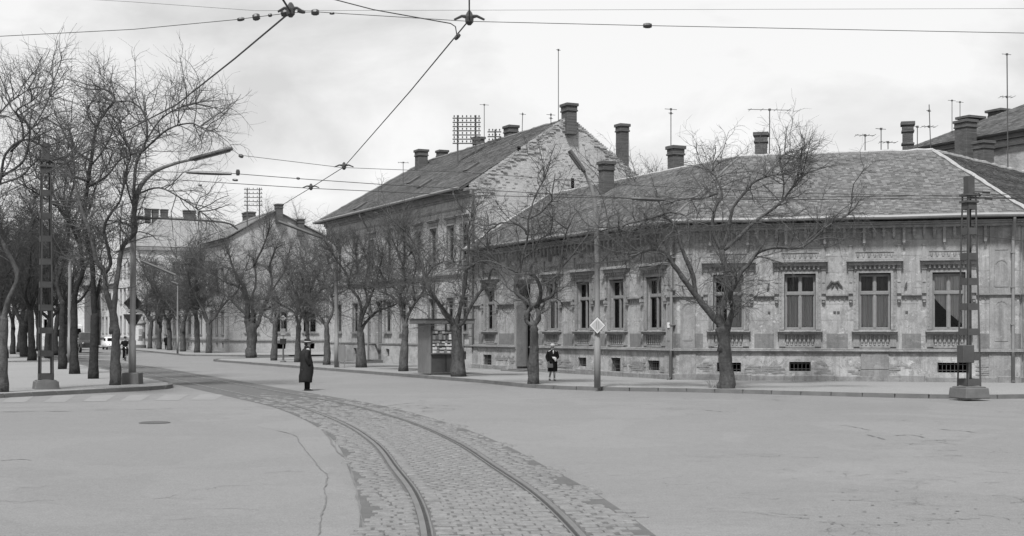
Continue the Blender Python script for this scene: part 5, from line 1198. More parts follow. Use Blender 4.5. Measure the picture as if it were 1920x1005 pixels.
def stop_post():
    b = G(531, 679, SW); e = empty('bus_stop_post', tuple(b)); tag(e, 'pale bus stop post on a small base near the pollarded tree', 'post'); M = WM[e.name]
    MB().lathe([(.2, 0), (.2, .06), (.07, .12), (.05, .9)], sides=10).build('base', 'concrete', e, M); MB().tube([(0, 0, .8), (0, 0, 2.7)], .035, 8).build('pole', 'lamp_pole', e, M)
    MB().box(-.2, .2, -.05, -.035, 1.15, 1.5).build('timetable', 'sign_back', e, M); MB().box(-.16, .16, -.06, -.045, 1.75, 2.15).build('plate', 'sign_white', e, M); MB().prism([(.0, 2.62), (.2, 2.82), (0, 3.02), (-.2, 2.82)], -.03, -.015).build('sign', 'sign_white', e, M)
    b = G(641, 690, SW); e = empty('notice_board', frame(b.x, b.y, SW, R(20))); tag(e, 'small grey notice board on two legs beside the distant lamp pole', 'notice board'); M = WM[e.name]
    for x in (-.14, .14): MB().box(x-.02, x+.02, -.02, .02, 0, 1.1).build('leg', 'metal_grey', e, M)
    MB().box(-.2, .2, -.035, -.022, .35, 1.15).prism([(-.2, 1.15), (.2, 1.15), (.12, 1.24), (-.12, 1.24)], -.035, -.022).build('board', 'kiosk_board', e, M)
stop_post()
# ------------------------------------------------------------------ kiosk
def kiosk():
    c = G(815, 703, SW); ang = math.atan2(N.y, N.x); e = empty('newspaper_kiosk', frame(c.x, c.y, SW, ang)); tag(e, 'small wooden newspaper kiosk with flat overhanging roof and papers on display', 'kiosk'); M = WM[e.name]
    W, Dp, H = 1.5, 1.5, 2.28; x0, x1 = -.18, -.18+W
    # side towards the street: upright boards
    n = 7
    for k in range(n): y = k*Dp/n; MB().box(x0-.02, x0+.02, y+.006, y+Dp/n-.006, .06, H).build('side_board', 'kiosk_board', e, M)
    MB().box(x0+.02, x0+.05, 0, Dp, .06, H).build('side_lining', 'kiosk_dark', e, M)
    MB().box(x0, x1, Dp-.04, Dp, .06, 1.95).box(x1-.04, x1, .02, Dp-.041, .06, 1.95).build('rear_panels', 'kiosk_dark', e, M)
    MB().box(x0, x1, -.03, .03, -.02, .09).build('base_rail', 'kiosk_dark', e, M)
    for a, b in ((x0+.06, x0+.71), (x0+.74, x1-.05)): MB().box(a, b, -.02, .02, .1, .92).build('front_panel', 'kiosk_dark', e, M, bevel=.006)
    MB().box(x0-.02, x1+.02, -.12, .12, .93, .97).build('counter', 'kiosk_board', e, M)
    for x in (x0+.03, x0+.725, x1-.03): MB().box(x-.03, x+.03, -.03, .03, .97, H).build('front_post', 'kiosk_dark', e, M)
    for z in (1.28, 1.56, 1.84, 2.0): MB().box(x0+.06, x1-.06, -.02, .02, z-.012, z+.012).build('shelf_rail', 'kiosk_dark', e, M)
    MB().box(x0, x1, .06, .09, .97, 1.98).build('display_back', 'kiosk_dark', e, M)
    r = random.Random(4)
    for z0, z1 in ((.98, 1.12), (1.13, 1.265), (1.295, 1.42), (1.43, 1.545), (1.575, 1.825), (1.855, 1.985)):
        x = x0+.07
        while x < x1-.2:
            w = r.uniform(.08, .17); MB().box(x, x+w*.93, -.035+r.uniform(0, .02), -.024+.02, z0, z1-r.uniform(0, .06)).build('display_paper', r.choice(['paper_a', 'paper_b', 'paper_b', 'paper_c']) if z0 > 1.2 else r.choice(['paper_a', 'paper_a', 'paper_b']), e, M); x += w
    MB().quad((x0+.06, -.012, 2.02), (x1-.06, -.012, 2.02), (x1-.06, -.012, H-.02), (x0+.06, -.012, H-.02)).build('top_light', 'glass', e, M)
    MB().box(x0-.35, x1+.55, -.22, Dp+.2, H+.003, H+.2).build('roof', 'kiosk_roof', e, M, bevel=.012); MB().box(x0-.38, x1+.58, -.25, Dp+.23, H+.2, H+.235).build('roof_edge', 'kiosk_dark', e, M)
    MB().tube([(x0+.15, .1, H+.2), (x0+.22, .1, H+2.0)], .035, 6).build('power_pole', 'metal_dark', e, M); MB().box(x0-.1, x0+.5, .06, .12, H+1.9, H+1.96).build('pole_arm', 'metal_dark', e, M)
kiosk()
def ad_column():
    b = G(263, 652.5, SW); e = empty('advertising_column', tuple(b)); tag(e, 'pale round advertising column far up the right pavement', 'column'); M = WM[e.name]
    MB().lathe([(.72, 0), (.72, .35), (.64, .42)], sides=20).build('base', 'concrete', e, M); MB().lathe([(.62, .42), (.62, 2.9)], sides=20).build('drum', 'sign_white', e, M, smooth=False)
    MB().lathe([(.62, 2.9), (.74, 2.98), (.74, 3.1), (.5, 3.3), (.12, 3.5), (.08, 3.75)], sides=20).build('cap', 'metal_grey', e, M)
    for k, (a, z, w, h) in enumerate(((-2.0, 1.5, .5, .9), (-1.3, 1.2, .6, .6), (-1.2, 2.0, .5, .7), (-2.4, 2.4, .6, .4), (-.6, 1.6, .5, .8))):
        g = MB(); n = 5
        for i in range(n):
            a0, a1 = a+w*(i/n-.5)/.62, a+w*((i+1)/n-.5)/.62; g.quad(*[(.63*math.cos(t), .63*math.sin(t), zz) for t, zz in ((a0, z-h/2), (a1, z-h/2), (a1, z+h/2), (a0, z+h/2))])
        g.build('poster', ['poster', 'shutter', 'paper_b'][k % 3], e, M)
ad_column()
# ------------------------------------------------------------------ overhead wires
def wire(pts, r, label, name='overhead_wire', group='tram and span wires', parts=(), sub=1):
    e = empty(name, tuple(pts[0])); tag(e, label, 'wire', group); M = WM[e.name]; o = Vector(pts[0]); MB().tube([q-o for q in smooth_path(pts, sub)], r, 6).build('line', 'wire', e, M)
    for kind, p, q, rr in parts: MB().tube([Vector(p)-o, (Vector(p)*.7+Vector(q)*.3)-o, (Vector(p)*.3+Vector(q)*.7)-o, Vector(q)-o], [rr*.7, rr, rr, rr*.7], 8).build(kind, 'insulator', e, M)
    return e, M, o
ZC = 5.5
def W(px, py, z=ZC): Y = F*(z-CH)/(HZ-py); return Vector(((px-960)/F*Y, Y, z))
far = [Vector((p.x, p.y, ZC)) for p in offs(track, -.9) if 38 < p.y < 150][::4]
wire([Vector((-.25, 4, ZC)), Vector((-.3, 9, ZC)), W(880, 37), W(770, 170), W(645, 313), W(583, 352)]+far, .0085, 'contact wire over the tram track leading down from the top centre')
wire([Vector((-2.2, 4, ZC)), Vector((-2.35, 9, ZC)), W(545, 22), W(440, 110), W(330, 197), W(200, 264), W(100, 318), W(-40, 385), Vector((-30, 55, ZC))], .0115, 'thick contact wire sweeping down left through the treetops')
Yn = 14.35
wire([P(x, y, Yn) for x, y in ((-900, 130), (-200, 80), (0, 68), (250, 55), (440, 37), (480, 32), (545, 24), (590, 22), (620, 24), (880, 40), (1215, 48), (1920, 62), (2900, 75))], .0036, 'near span wire with several insulators across the top of the picture',
     parts=[('insulator', P(445, 37, Yn), P(458, 35, Yn), .022), ('insulator', P(474, 33, Yn), P(487, 31, Yn), .04), ('insulator', P(503, 29, Yn), P(510, 28, Yn), .02), ('insulator', P(527, 26, Yn), P(545, 22, Yn), .042), ('insulator', P(558, 20, Yn), P(572, 23, Yn), .022), ('insulator', P(584, 23, Yn), P(598, 23, Yn), .036), ('insulator', P(618, 25, Yn), P(627, 25, Yn), .015), ('insulator', P(1206, 48, Yn), P(1222, 48, Yn), .03)])
wire([P(x, y, 17) for x, y in ((-900, -60), (240, 3), (480, 20), (900, 19), (1920, 16), (2900, 12))], .0022, 'thinnest span wire at the very top')
wire([P(600, -8, 14.7), P(700, 18, 14.7), P(800, 36, 14.6), P(845, 44, 14.6), P(854, 50, 14.6), P(856, 62, 14.7), P(858, 72, 14.9)], .006, 'feeder wire bending down to the contact wire at the top centre', parts=[('clip', P(853, 74, 14.9), P(862, 64, 14.9), .025)])
wire([P(436, 281, 27.2), P(450, 291, 27.2), P(640, 314, 27.2), P(870, 323, 27.2), P(1200, 348, 27.2), P(1500, 362, 27.2), P(2300, 380, 27.2)], .0055, 'thin span wire just below the end of the left lamp head', parts=[('insulator', P(448, 291, 27.2), P(456, 294, 27.2), .04)])
wire([P(-300, 310, 31), P(300, 322, 31), P(350, 323, 31), P(433, 325, 31), P(560, 335, 31), P(720, 346, 31), P(1190, 372, 31), P(1250, 375, 31), P(1900, 372, 31), P(2600, 365, 31)], .008, 'span wire holding two long black insulator rods', parts=[('insulator_rod', P(350, 323, 31), P(434, 326, 31), .045), ('insulator', P(446, 318, 31), P(446, 329, 31), .05), ('insulator_rod', P(1184, 372, 31), P(1246, 375, 31), .045), ('insulator', P(556, 334, 31), P(562, 335, 31), .03)])
wire([P(-300, 318, 31.4), P(345, 338, 31.4), P(580, 353, 31.4), P(860, 366, 31.4), P(1240, 373, 31.4), P(1800, 366, 31.4), P(2600, 355, 31.4)], .008, 'lowest span wire crossing the two-storey house front', parts=[('insulator', P(436, 337, 31.4), P(446, 338, 31.4), .03), ('insulator', P(372, 347, 31.4), P(378, 348, 31.4), .03)])
b = G(1817, 743, SW); wire([P(1822, 361, b.y), P(1860, 368, b.y-1), P(1920, 376, b.y-2), P(2200, 405, b.y-6)], .008, 'short wire from the top of the right lattice mast', parts=[('insulator', P(1834, 362, b.y), P(1838, 368, b.y), .04)])
wire([P(1826, 440, b.y), P(1920, 452, b.y-2), P(2200, 480, b.y-6)], .008, 'lower wire leaving the right lattice mast')
bL = G(86, 729, SW); wire([P(-60, 282, bL.y-1), P(0, 292, bL.y), P(82, 312, bL.y)], .009, 'wire reaching the left lattice mast from the left edge')
for p, lab, L in ((W(880, 37), 'black wire hanger where the near contact wire meets the span wire', .17), (W(645, 313), 'black spread hanger on the contact wire above the man', .2), (W(583, 352), 'lowest black hanger on the contact wire', .2), (W(545, 22), 'black hanger at the top of the thick contact wire', .14)):
    e = empty('wire_hanger', tuple(p)); tag(e, lab, 'hanger', 'contact wire hangers'); M = WM[e.name]
    MB().tube([(-L, 0, .0), (-L*.5, 0, .04), (0, 0, .03), (L*.5, 0, .04), (L, 0, -.0)], [.012, .016, .028, .016, .012], 6).build('yoke', 'insulator', e, M); MB().lathe([(.02, -.06), (.045, -.03), (.05, .03), (.03, .08), (.015, .1)], sides=8).build('clamp', 'insulator', e, M)
# ------------------------------------------------------------------ people
def skin_body(parent, M, verts, edges, mat, name='body'):
    me = bpy.data.meshes.new(name); me.from_pydata([v[:3] for v in verts], edges, []); me.materials.append(MAT[mat])
    o = bpy.data.objects.new(name, me); put(o, parent, M); md = o.modifiers.new('skin', 'SKIN'); md.use_smooth_shade = True
    for i, v in enumerate(me.skin_vertices[0].data): v.radius = (verts[i][3], verts[i][4] if len(verts[i]) > 4 else verts[i][3]); v.use_root = (i == 0)
    sb = o.modifiers.new('subdivision', 'SUBSURF'); sb.levels = 1; sb.render_levels = 1
    return o
def person(label, p, rot, h, arms, legs, group='people in the street'):
    """arms / legs: per side (elbow, wrist, fingertip direction) and (knee, ankle, toe); metres for a 1.72 m figure facing -y"""
    s = h/1.72; e = empty('person', Matrix.Translation(p) @ Matrix.Rotation(rot, 4, 'Z') @ Matrix.Scale(s, 4)); tag(e, label, 'person', group); M = WM[e.name]
    V = [(0, 0, .95, .13, .10), (0, 0, 1.08, .13, .10), (0, -.01, 1.28, .14, .11), (0, 0, 1.40, .11, .09), (0, -.015, 1.49, .055), (0, -.025, 1.56, .07), (0, -.025, 1.635, .085, .095), (0, -.015, 1.70, .06)]
    Eg = [(i, i+1) for i in range(7)]
    def add(v, par): V.append(v); Eg.append((par, len(V)-1)); return len(V)-1
    add((0, -.13, 1.61, .014), 6); add((.09, -.01, 1.62, .014), 6); add((-.09, -.01, 1.62, .014), 6); add((0, -.085, 1.545, .03), 5)
    for sd, (el, wr, fd) in zip((1, -1), arms):
        a = add((sd*.18, 0, 1.41, .06), 3); b = add((*el, .045), a); c = add((*wr, .03), b); fd = Vector(fd).normalized(); w = Vector(wr); pm = w+fd*.07; k = add((*pm, .036, .022), c)
        sidev = fd.cross(Vector((0, 1, .2))); sidev = sidev.normalized() if sidev.length > .1 else Vector((1, 0, 0)); curl = fd.cross(sidev).normalized()*-1
        for i, ln in enumerate((.062, .072, .068, .052)):
            r0 = pm+fd*.035+sidev*(.027-.018*i); m1 = r0+fd*ln*.5; f1 = add((*m1, .0095), k); add((*(m1+fd*ln*.4+curl*ln*.35), .008), f1)
        t0 = w+fd*.03+sidev*.045; f1 = add((*t0, .011), c); add((*(t0+fd*.045+sidev*.012), .009), f1)
    for sd, (kn, an, toe) in zip((1, -1), legs):
        a = add((sd*.09, 0, .88, .09), 0); b = add((*kn, .06), a); c = add((*an, .042), b); add((*toe, .035, .03), c)
    body = skin_body(e, M, V, Eg, 'skin')
    for sd in (-1, 1): MB().lathe([(.0, -.012), (.011, -.005), (.011, .005), (.0, .012)], sd*.032, -.108, 1.645, 8).build('eye', 'hair', body, M)
    MB().box(-.025, .025, -.112, -.1, 1.572, 1.58).build('mouth', 'leather', body, M)
    hb = MB().loft([(1.56, 0, .04, .07, .05), (1.62, 0, .02, .092, .085), (1.68, 0, .0, .092, .098), (1.725, 0, -.01, .06, .065)], 12).build('hair', 'hair', e, M, smooth=True)
    return e, M
def sleeve(g, sh, el, wr, r0, r1): g.tube(smooth_path([sh, el, wr], 4), np.linspace(r0, r1, 9), 10)
def shoe(e, M, an, toe, m='leather'):
    a, t = Vector(an), Vector(toe); d = (t-a); d.z = 0; d = d.normalized(); ang = math.atan2(d.y, d.x); c = a+d*.06
    MB().loft([(0, 0, 0, .125, .045), (.03, 0, 0, .128, .048), (.06, -.02, 0, .1, .042), (.10, -.06, 0, .05, .04)], 12).build('shoe', m, e, M @ frame(c.x, c.y, min(a.z, t.z)-.05, ang), smooth=True)
def man():
    p = G(576, 732.5)
    arms = [((.24, .06, 1.14), (.20, -.04, .90), (0, -.15, -1)), ((-.24, .05, 1.14), (-.20, -.05, .90), (0, -.15, -1))]; legs = [((.08, -.01, .48), (.08, .03, .09), (.085, -.14, .045)), ((-.08, -.02, .48), (-.08, .0, .09), (-.085, -.17, .045))]
    e, M = person('man in long dark overcoat and hat standing alone in the roadway', p, R(108), 1.72, arms, legs)
    g = MB().loft([(.30, 0, .05, .24, .215), (.32, 0, .05, .245, .22), (.5, 0, .04, .26, .235), (.62, 0, .02, .25, .235), (.8, 0, .01, .255, .235), (1.05, 0, .03, .245, .205), (1.22, 0, .05, .235, .185), (1.34, 0, .055, .22, .16), (1.42, 0, .04, .17, .12), (1.49, 0, .01, .09, .085)], 18)
    for i, v in enumerate(g.v):
        if v[2] < .9: a = math.atan2(v[1], v[0]); k = 1+.06*math.sin(a*5+v[2]*3); g.v[i] = (v[0]*k, v[1]*k, v[2]+(.02*math.sin(a*3) if v[2] < .5 else 0))
    for s_ in (-1, 1): sleeve(g, Vector((s_*.17, .02, 1.40)), Vector((s_*.25, .06, 1.14)), Vector((s_*.20, -.04, .87)), .085, .062)
    c = g.build('overcoat', 'cloth_coat', e, M, smooth=True)
    MB().loft([(1.42, 0, .015, .15, .115), (1.50, 0, .005, .10, .095), (1.54, 0, .02, .085, .085)], 14).build('collar', 'cloth_black', c, M, smooth=True)
    MB().box(-.2, .1, .195, .215, .72, .735).build('coat_vent', 'cloth_grey', c, M)
    g = MB()
    for s_ in (-1, 1): g.tube([(s_*.08, -.01, .6), (s_*.08, .0, .3), (s_*.08, .0, .07)], [.10, .085, .08], 10)
    g.build('trousers', 'cloth_black', e, M, smooth=True)
    for k, l in enumerate(legs): shoe(e, M, l[1], l[2])
    h = MB().loft([(1.655, 0, -.01, .155, .175), (1.66, 0, -.01, .16, .18), (1.675, 0, -.01, .15, .17), (1.678, 0, -.01, .103, .115)], 18).build('hat', 'cloth_coat', e, M, smooth=True)
    MB().loft([(1.71, 0, -.01, .101, .113), (1.75, 0, -.01, .098, .108), (1.79, 0, 0, .085, .095), (1.80, 0, .0, .04, .05)], 16).build('hat_crown', 'cloth_coat', h, M, smooth=True)
    MB().loft([(1.675, 0, -.01, .106, .118), (1.712, 0, -.01, .104, .116)], 16).build('hat_band', 'hat_band', h, M, smooth=True)
man()
def woman():
    p = G(1036, 713.5, SW)
    arms = [((.25, .02, 1.16), (.13, -.2, 1.08), (-.8, -.5, .05)), ((-.26, .02, 1.14), (-.22, -.1, .90), (.1, -.2, -1))]; legs = [((.07, -.08, .48), (.075, -.08, .09), (.085, -.23, .045)), ((-.085, -.02, .49), (-.11, .16, .16), (-.12, .02, .05))]
    e, M = person('woman in black coat and pale hat walking on the pavement', p, R(12), 1.40, arms, legs)
    g = MB().loft([(.44, 0, .0, .235, .17), (.46, 0, 0, .24, .175), (.7, 0, 0, .245, .185), (.95, 0, 0, .235, .17), (1.15, 0, 0, .215, .15), (1.3, 0, 0, .225, .15), (1.40, 0, 0, .21, .125), (1.46, 0, .0, .12, .09), (1.49, 0, 0, .075, .075)], 18)
    sleeve(g, Vector((.18, 0, 1.40)), Vector((.27, .02, 1.16)), Vector((.15, -.18, 1.08)), .085, .06); sleeve(g, Vector((-.18, 0, 1.40)), Vector((-.28, .02, 1.14)), Vector((-.22, -.09, .93)), .085, .06)
    c = g.build('coat', 'cloth_black', e, M, smooth=True); MB().prism([(-.035, 1.46), (.035, 1.46), (.0, 1.28)], -.165, -.15).build('scarf', 'white_cloth', c, M)
    MB().loft([(1.40, 0, .0, .16, .115), (1.48, 0, 0, .1, .095), (1.53, 0, .02, .085, .085)], 14).build('collar', 'cloth_black', c, M, smooth=True)
    g = MB()
    for l, s_ in zip(legs, (1, -1)): g.tube([(s_*.085, 0, .75), l[0], l[1]], [.085, .06, .042], 10)
    g.build('stockings', 'stocking', e, M, smooth=True)
    for l in legs: shoe(e, M, l[1], l[2])
    h = MB().loft([(1.66, 0, -.02, .15, .16), (1.675, 0, -.02, .15, .16), (1.685, 0, -.02, .108, .118), (1.75, 0, -.02, .10, .11), (1.79, 0, -.01, .07, .08), (1.80, 0, -.01, .03, .03)], 16).build('hat', 'hat_light', e, M, smooth=True)
    MB().loft([(1.684, 0, -.02, .111, .121), (1.705, 0, -.02, .109, .119)], 16).build('hat_band', 'cloth_grey', h, M, smooth=True)
    MG_ = WM[e.name]; q = MG_ @ Vector((.03, -.27, 1.0))
    b = empty('paper_parcel', MG_ @ T(.03, -.25, 1.06)); tag(b, 'white paper held in the hand of the woman in black', 'paper'); MB().loft([(-.13, .06, .0, .035, .03), (-.05, .05, 0, .06, .04), (.03, .0, 0, .10, .05), (.09, -.04, .0, .07, .04)], 10).build('wrapping', 'white_cloth', b, WM[b.name], smooth=True)
    b = empty('handbag', MG_ @ T(-.16, -.2, .62)); tag(b, 'dark handbag hanging from the arm of the woman in black', 'handbag'); MB().frus(-.14, .14, -.05, .05, 0, .2, .015).build('bag', 'cloth_grey', b, WM[b.name], bevel=.02); MB().tube(smooth_path([(-.1, 0, .2), (-.06, 0, .32), (.06, 0, .32), (.1, 0, .2)], 4), .012, 6).build('handle', 'leather', b, WM[b.name])
woman()
def cyclist():
    p = G(235, 677.3); A = math.atan2(-D.x, D.y)+math.pi; M0 = frame(p.x, p.y, 0, R(20))       # rides towards the camera (-y)
    e = empty('bicycle', M0); tag(e, 'bicycle ridden towards the camera near the left lamp pole', 'bicycle'); M = WM[e.name]
    for y in (-.52, .52):
        ring = [(0, y+.32*math.cos(a), .34+.32*math.sin(a)) for a in np.linspace(0, 2*math.pi, 25)]; w = MB().tube(ring, .018, 6, False).build('wheel', 'rubber', e, M); g = MB()
        for k in range(12): a = k*math.pi/6; g.tube([(0, y, .34), (0, y+.31*math.cos(a), .34+.31*math.sin(a))], .003, 3)
        g.build('spokes', 'chrome', w, M); MB().tube([(-.05, y, .34), (.05, y, .34)], .025, 8).build('hub', 'chrome', w, M)
    g = MB()
    for q in ([(0, .52, .34), (0, .08, .3)], [(0, .08, .3), (0, .18, .85)], [(0, .08, .3), (0, -.36, .72)], [(0, .16, .8), (0, -.38, .82)], [(0, .52, .34), (0, .17, .78)], [(0, -.52, .34), (0, -.42, .6), (0, -.36, .95)]): g.tube(q, .016, 6)
    g.build('frame', 'metal_dark', e, M); MB().tube(smooth_path([(-.28, -.2, 1.02), (-.2, -.34, 1.05), (0, -.37, 1.0), (.2, -.34, 1.05), (.28, -.2, 1.02)], 3), .012, 6).build('handlebar', 'chrome', e, M)
    MB().loft([(.85, 0, .2, .03, .05), (.88, 0, .22, .08, .13), (.91, 0, .22, .09, .14)], 10).build('saddle', 'leather', e, M)
    for s_ in (-1, 1): MB().tube([(s_*.05, .08, .3), (s_*.07, .08-s_*.02, .3+s_*.16), (s_*.16, .08, .3+s_*.16)], .012, 5).box(s_*.13-.05, s_*.13+.05, .04, .12, .29+s_*.16, .31+s_*.16).build('pedal', 'metal_dark', e, M)
    MB().lathe([(.0, 0), (.05, .0), (.055, .05), (.03, .09)], 0, -.42, .88, 8).build('headlamp', 'chrome', e, M)
    dz = -.02
    arms = [((.27, -.12, 1.20), (.26, -.42, 1.12), (0, -1, -.3)), ((-.27, -.12, 1.20), (-.26, -.42, 1.12), (0, -1, -.3))]; legs = [((.11, -.40, .80), (.13, -.16, .48), (.13, -.3, .45)), ((-.11, -.30, .60), (-.13, -.12, .20), (-.13, -.26, .16))]
    r, M = person('cyclist in a black jacket riding down the avenue', M0.translation+Vector((-.068, .188, .0)), R(20), 1.72, arms, legs)
    g = MB().loft([(.88, 0, .0, .17, .14), (1.05, 0, 0, .18, .14), (1.25, 0, 0, .205, .15), (1.40, 0, 0, .2, .13), (1.47, 0, 0, .1, .09)], 14)
    for s_ in (-1, 1): sleeve(g, Vector((s_*.17, 0, 1.40)), Vector((s_*.28, -.12, 1.2)), Vector((s_*.26, -.38, 1.13)), .08, .05)
    g.build('jacket', 'cloth_black', r, M, smooth=True); g = MB()
    for l, s_ in zip(legs, (1, -1)): g.tube([(s_*.09, 0, .9), l[0], l[1]], [.11, .08, .055], 10)
    g.build('trousers', 'cloth_black', r, M, smooth=True)
    for l in legs: shoe(r, M, l[1], l[2])
    MB().loft([(1.66, 0, -.02, .11, .15), (1.68, 0, -.01, .108, .115), (1.74, 0, 0, .08, .09), (1.755, 0, 0, .03, .03)], 12).build('cap', 'cloth_black', r, M, smooth=True)
cyclist()
def walker():
    p = G(312, 655.5, SW)
    arms = [((.23, .04, 1.14), (.2, -.05, .9), (0, -.1, -1)), ((-.23, .04, 1.14), (-.2, -.05, .9), (0, -.1, -1))]; legs = [((.08, -.05, .48), (.08, -.06, .09), (.085, -.2, .045)), ((-.08, .03, .48), (-.08, .12, .1), (-.085, -.02, .045))]
    e, M = person('far pedestrian in dark clothes beside the small trees', p, R(200), 1.65, arms, legs)
    g = MB().loft([(.5, 0, 0, .2, .16), (.8, 0, 0, .2, .16), (1.2, 0, 0, .2, .14), (1.4, 0, 0, .19, .12), (1.48, 0, 0, .08, .08)], 12)
    for s_ in (-1, 1): sleeve(g, Vector((s_*.17, 0, 1.4)), Vector((s_*.24, .04, 1.14)), Vector((s_*.2, -.04, .9)), .08, .055)
    g.build('coat', 'cloth_black', e, M, smooth=True); g = MB()
    for l, s_ in zip(legs, (1, -1)): g.tube([(s_*.09, 0, .8), l[0], l[1]], [.1, .075, .06], 10)
    g.build('trousers', 'cloth_coat', e, M, smooth=True)
    for l in legs: shoe(e, M, l[1], l[2])
walker()
# ------------------------------------------------------------------ vehicles up the avenue
def wheel(e, M, x, y, r, w=.18):
    o = MB(); pr = [(r*.62, -w/2), (r*.95, -w/2), (r, -w*.3), (r, w*.3), (r*.95, w/2), (r*.62, w/2)]; n = 18
    for rad, h in pr:
        for j in range(n): a = 2*math.pi*j/n; o.v.append((x+h, y+rad*math.cos(a), r+rad*math.sin(a)))
    for k in range(len(pr)-1):
        for j in range(n): a = k*n+j; b = k*n+(j+1) % n; o.f.append((a, b, b+n, a+n))
    o = o.build('wheel', 'rubber', e, M); MB().tube([(x-w*.42, y, r), (x+w*.42, y, r)], r*.62, 16).build('rim', 'chrome', o, M)
def body_mesh(prof, hw, tuck):
    """side profile (y, z) swept across the width with rounded shoulders"""
    g = MB(); n = len(prof); ks = [(-1, .86), (-.93, .97), (-.6, 1), (.6, 1), (.93, .97), (1, .86)]; zc = sum(z for _, z in prof)/n; yc = sum(y for y, _ in prof)/n
    for s_, k in ks:
        for y, z in prof: t = tuck(z); g.v.append((s_*hw*t, yc+(y-yc)*(1-(1-k)*.5), zc+(z-zc)*k))
    for i in range(len(ks)-1):
        for j in range(n): a = i*n+j; b = i*n+(j+1) % n; g.f.append((a, b, b+n, a+n))
    g.f += [tuple(range(n-1, -1, -1)), tuple(range(5*n, 6*n))]; return g
hd = math.atan2(-D.x, D.y)                             # rotation that lays local +y along the avenue
def car():
    p = G(208, 655.5); e = empty('car', frame(p.x, p.y, 0, hd)); tag(e, 'small white car coming down the avenue behind the trees', 'car'); M = WM[e.name]
    prof = [(-2.0, .3), (-2.05, .55), (-1.9, .8), (-1.2, .92), (-.75, 1.0), (-.3, 1.42), (.2, 1.52), (.8, 1.48), (1.35, 1.15), (1.8, .9), (1.95, .6), (1.9, .3)]
    body_mesh(prof, .8, lambda z: 1 if z < 1 else .86).build('body', 'car_paint', e, M, smooth=True)
    MB().quad((-.55, -.79, 1.04), (.55, -.79, 1.04), (.48, -.38, 1.38), (-.48, -.38, 1.38)).build('windscreen', 'hole', e, M)
    for s_ in (-1, 1):
        for a, b in ((-.45, .1), (.16, .9)): MB().box(s_*.70-.012, s_*.70+.012, a, b, 1.05, 1.36).build('side_window', 'hole', e, M)
        MB().lathe([(.0, -.02), (.1, -.02), (.11, .02), (.06, .06)], s_*.58, 0, 0, 10).build('headlight', 'chrome', e, M @ T(0, -1.97, .62) @ Matrix.Rotation(R(90), 4, 'X'))
        wheel(e, M, s_*.68, -1.25, .3); wheel(e, M, s_*.68, 1.2, .3)
    MB().tube([(-.75, -2.02, .42), (-.5, -2.12, .42), (.5, -2.12, .42), (.75, -2.02, .42)], .05, 6).build('bumper', 'chrome', e, M); MB().box(-.5, .5, -2.07, -2.02, .3, .38).build('grille', 'hole', e, M)
car()
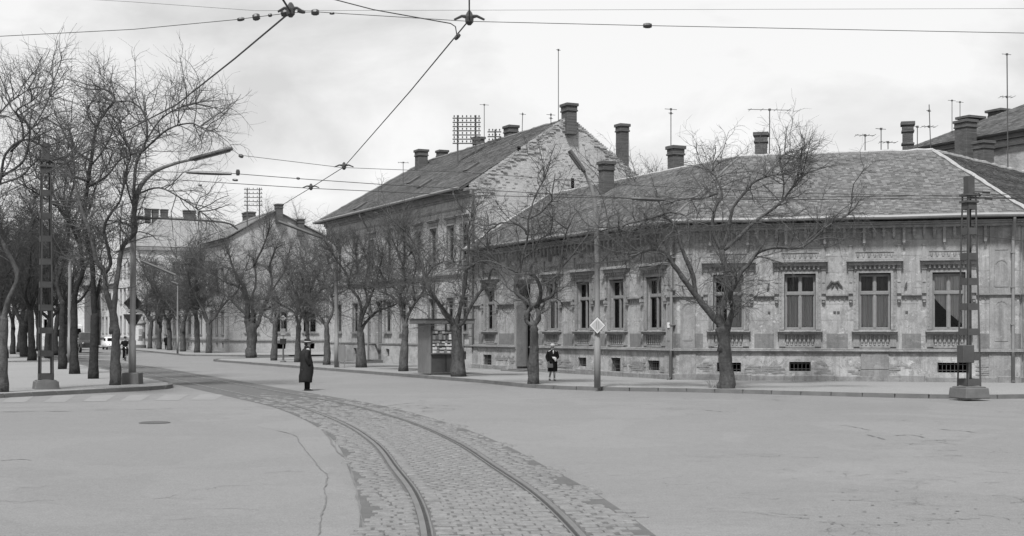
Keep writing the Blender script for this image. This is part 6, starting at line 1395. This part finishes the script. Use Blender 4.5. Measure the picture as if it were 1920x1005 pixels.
def lorry():
    p = G(161, 661); e = empty('lorry', frame(p.x, p.y, 0, hd)); tag(e, 'dark open lorry with slatted sides on the avenue', 'lorry'); M = WM[e.name]
    body_mesh([(-2.6, .5), (-2.65, 1.0), (-2.5, 1.2), (-1.7, 1.3), (-1.5, 2.0), (-.6, 2.05), (-.6, .5)], .85, lambda z: 1 if z < 1.4 else .9).build('cab', 'truck_paint', e, M); MB().quad((-.6, -1.66, 1.38), (.6, -1.66, 1.38), (.55, -1.52, 1.9), (-.55, -1.52, 1.9)).build('windscreen', 'hole', e, M)
    MB().box(-.95, .95, -.55, 2.6, .75, .9).build('bed', 'truck_paint', e, M)
    for k in range(4):
        z = .98+k*.24
        for s_ in (-1, 1): MB().box(s_*.95-.02, s_*.95+.02, -.55, 2.6, z, z+.15).build('side_slat', 'door_wood', e, M)
        MB().box(-.93, .93, -.57, -.53, z, z+.15).build('headboard_slat', 'door_wood', e, M)
    for s_ in (-1, 1):
        wheel(e, M, s_*.8, -1.7, .42, .22); wheel(e, M, s_*.8, 1.4, .42, .22); MB().lathe([(.0, -.02), (.1, -.02), (.11, .03), (.05, .08)], 0, 0, 0, 10).build('headlight', 'chrome', e, M @ T(s_*.65, -2.68, .95) @ Matrix.Rotation(R(90), 4, 'X')); MB().box(s_*.8-.16, s_*.8+.16, -2.2, -1.2, .86, .92).build('mudguard', 'truck_paint', e, M)
    MB().box(-.9, .9, -2.82, -2.72, .5, .66).build('bumper', 'metal_dark', e, M)
lorry()
def bus():
    p = G(126, 655.5); e = empty('bus', frame(p.x, p.y, 0, hd)); tag(e, 'pale bus on the far left of the avenue behind the trunks', 'bus'); M = WM[e.name]
    body_mesh([(-4.2, .4), (-4.3, 1.1), (-4.2, 2.2), (-4.0, 2.85), (-3.5, 3.0), (3.8, 3.0), (4.2, 2.7), (4.25, .4)], 1.2, lambda z: 1).build('body', 'bus_paint', e, M)
    MB().quad((-1.0, -4.36, 1.5), (1.0, -4.36, 1.5), (.95, -4.2, 2.5), (-.95, -4.2, 2.5)).build('windscreen', 'hole', e, M); MB().box(-1.15, 1.15, -4.5, -4.36, .45, .62).build('bumper', 'metal_dark', e, M)
    for s_ in (-1, 1):
        for k in range(7): y = -3.7+k*1.05; MB().box(s_*1.2-.02, s_*1.2+.02, y, y+.9, 1.55, 2.4).build('side_window', 'hole', e, M)
        MB().box(s_*1.2-.03, s_*1.2+.03, -4.0, 4.1, .62, 1.0).build('skirt_band', 'truck_paint', e, M); wheel(e, M, s_*1.02, -2.6, .46, .26); wheel(e, M, s_*1.02, 2.5, .46, .26); MB().lathe([(0, -.02), (.12, -.02), (.12, .03), (.05, .06)], 0, 0, 0, 10).build('headlight', 'chrome', e, M @ T(s_*.85, -4.36, .95) @ Matrix.Rotation(R(90), 4, 'X'))
bus()
# tufts of weeds at the foot of the big tree and along the wall
def weeds():
    b = G(1348, 727, SW); rg = np.random.default_rng(9); st = np.zeros((40, 3)); st[:, 0] = rg.uniform(-.35, .35, 40); st[:, 1] = rg.uniform(-.15, .15, 40)
    d = rg.normal(0, .6, (40, 3)); d[:, 2] = np.abs(d[:, 2])+.6; p = np_grow(st, np_norm(d), rg.uniform(.15, .5, 40), 4, .2, .0, rg); V, Q = np_tubes(p, np.full(40, .006), np.full(40, .003), 3)
    o = np_mesh('weeds', V, Q, 'twig', None, T(*b)); tag(o, 'thin dry suckers at the foot of the large tree', 'weeds', kind='stuff')
weeds()
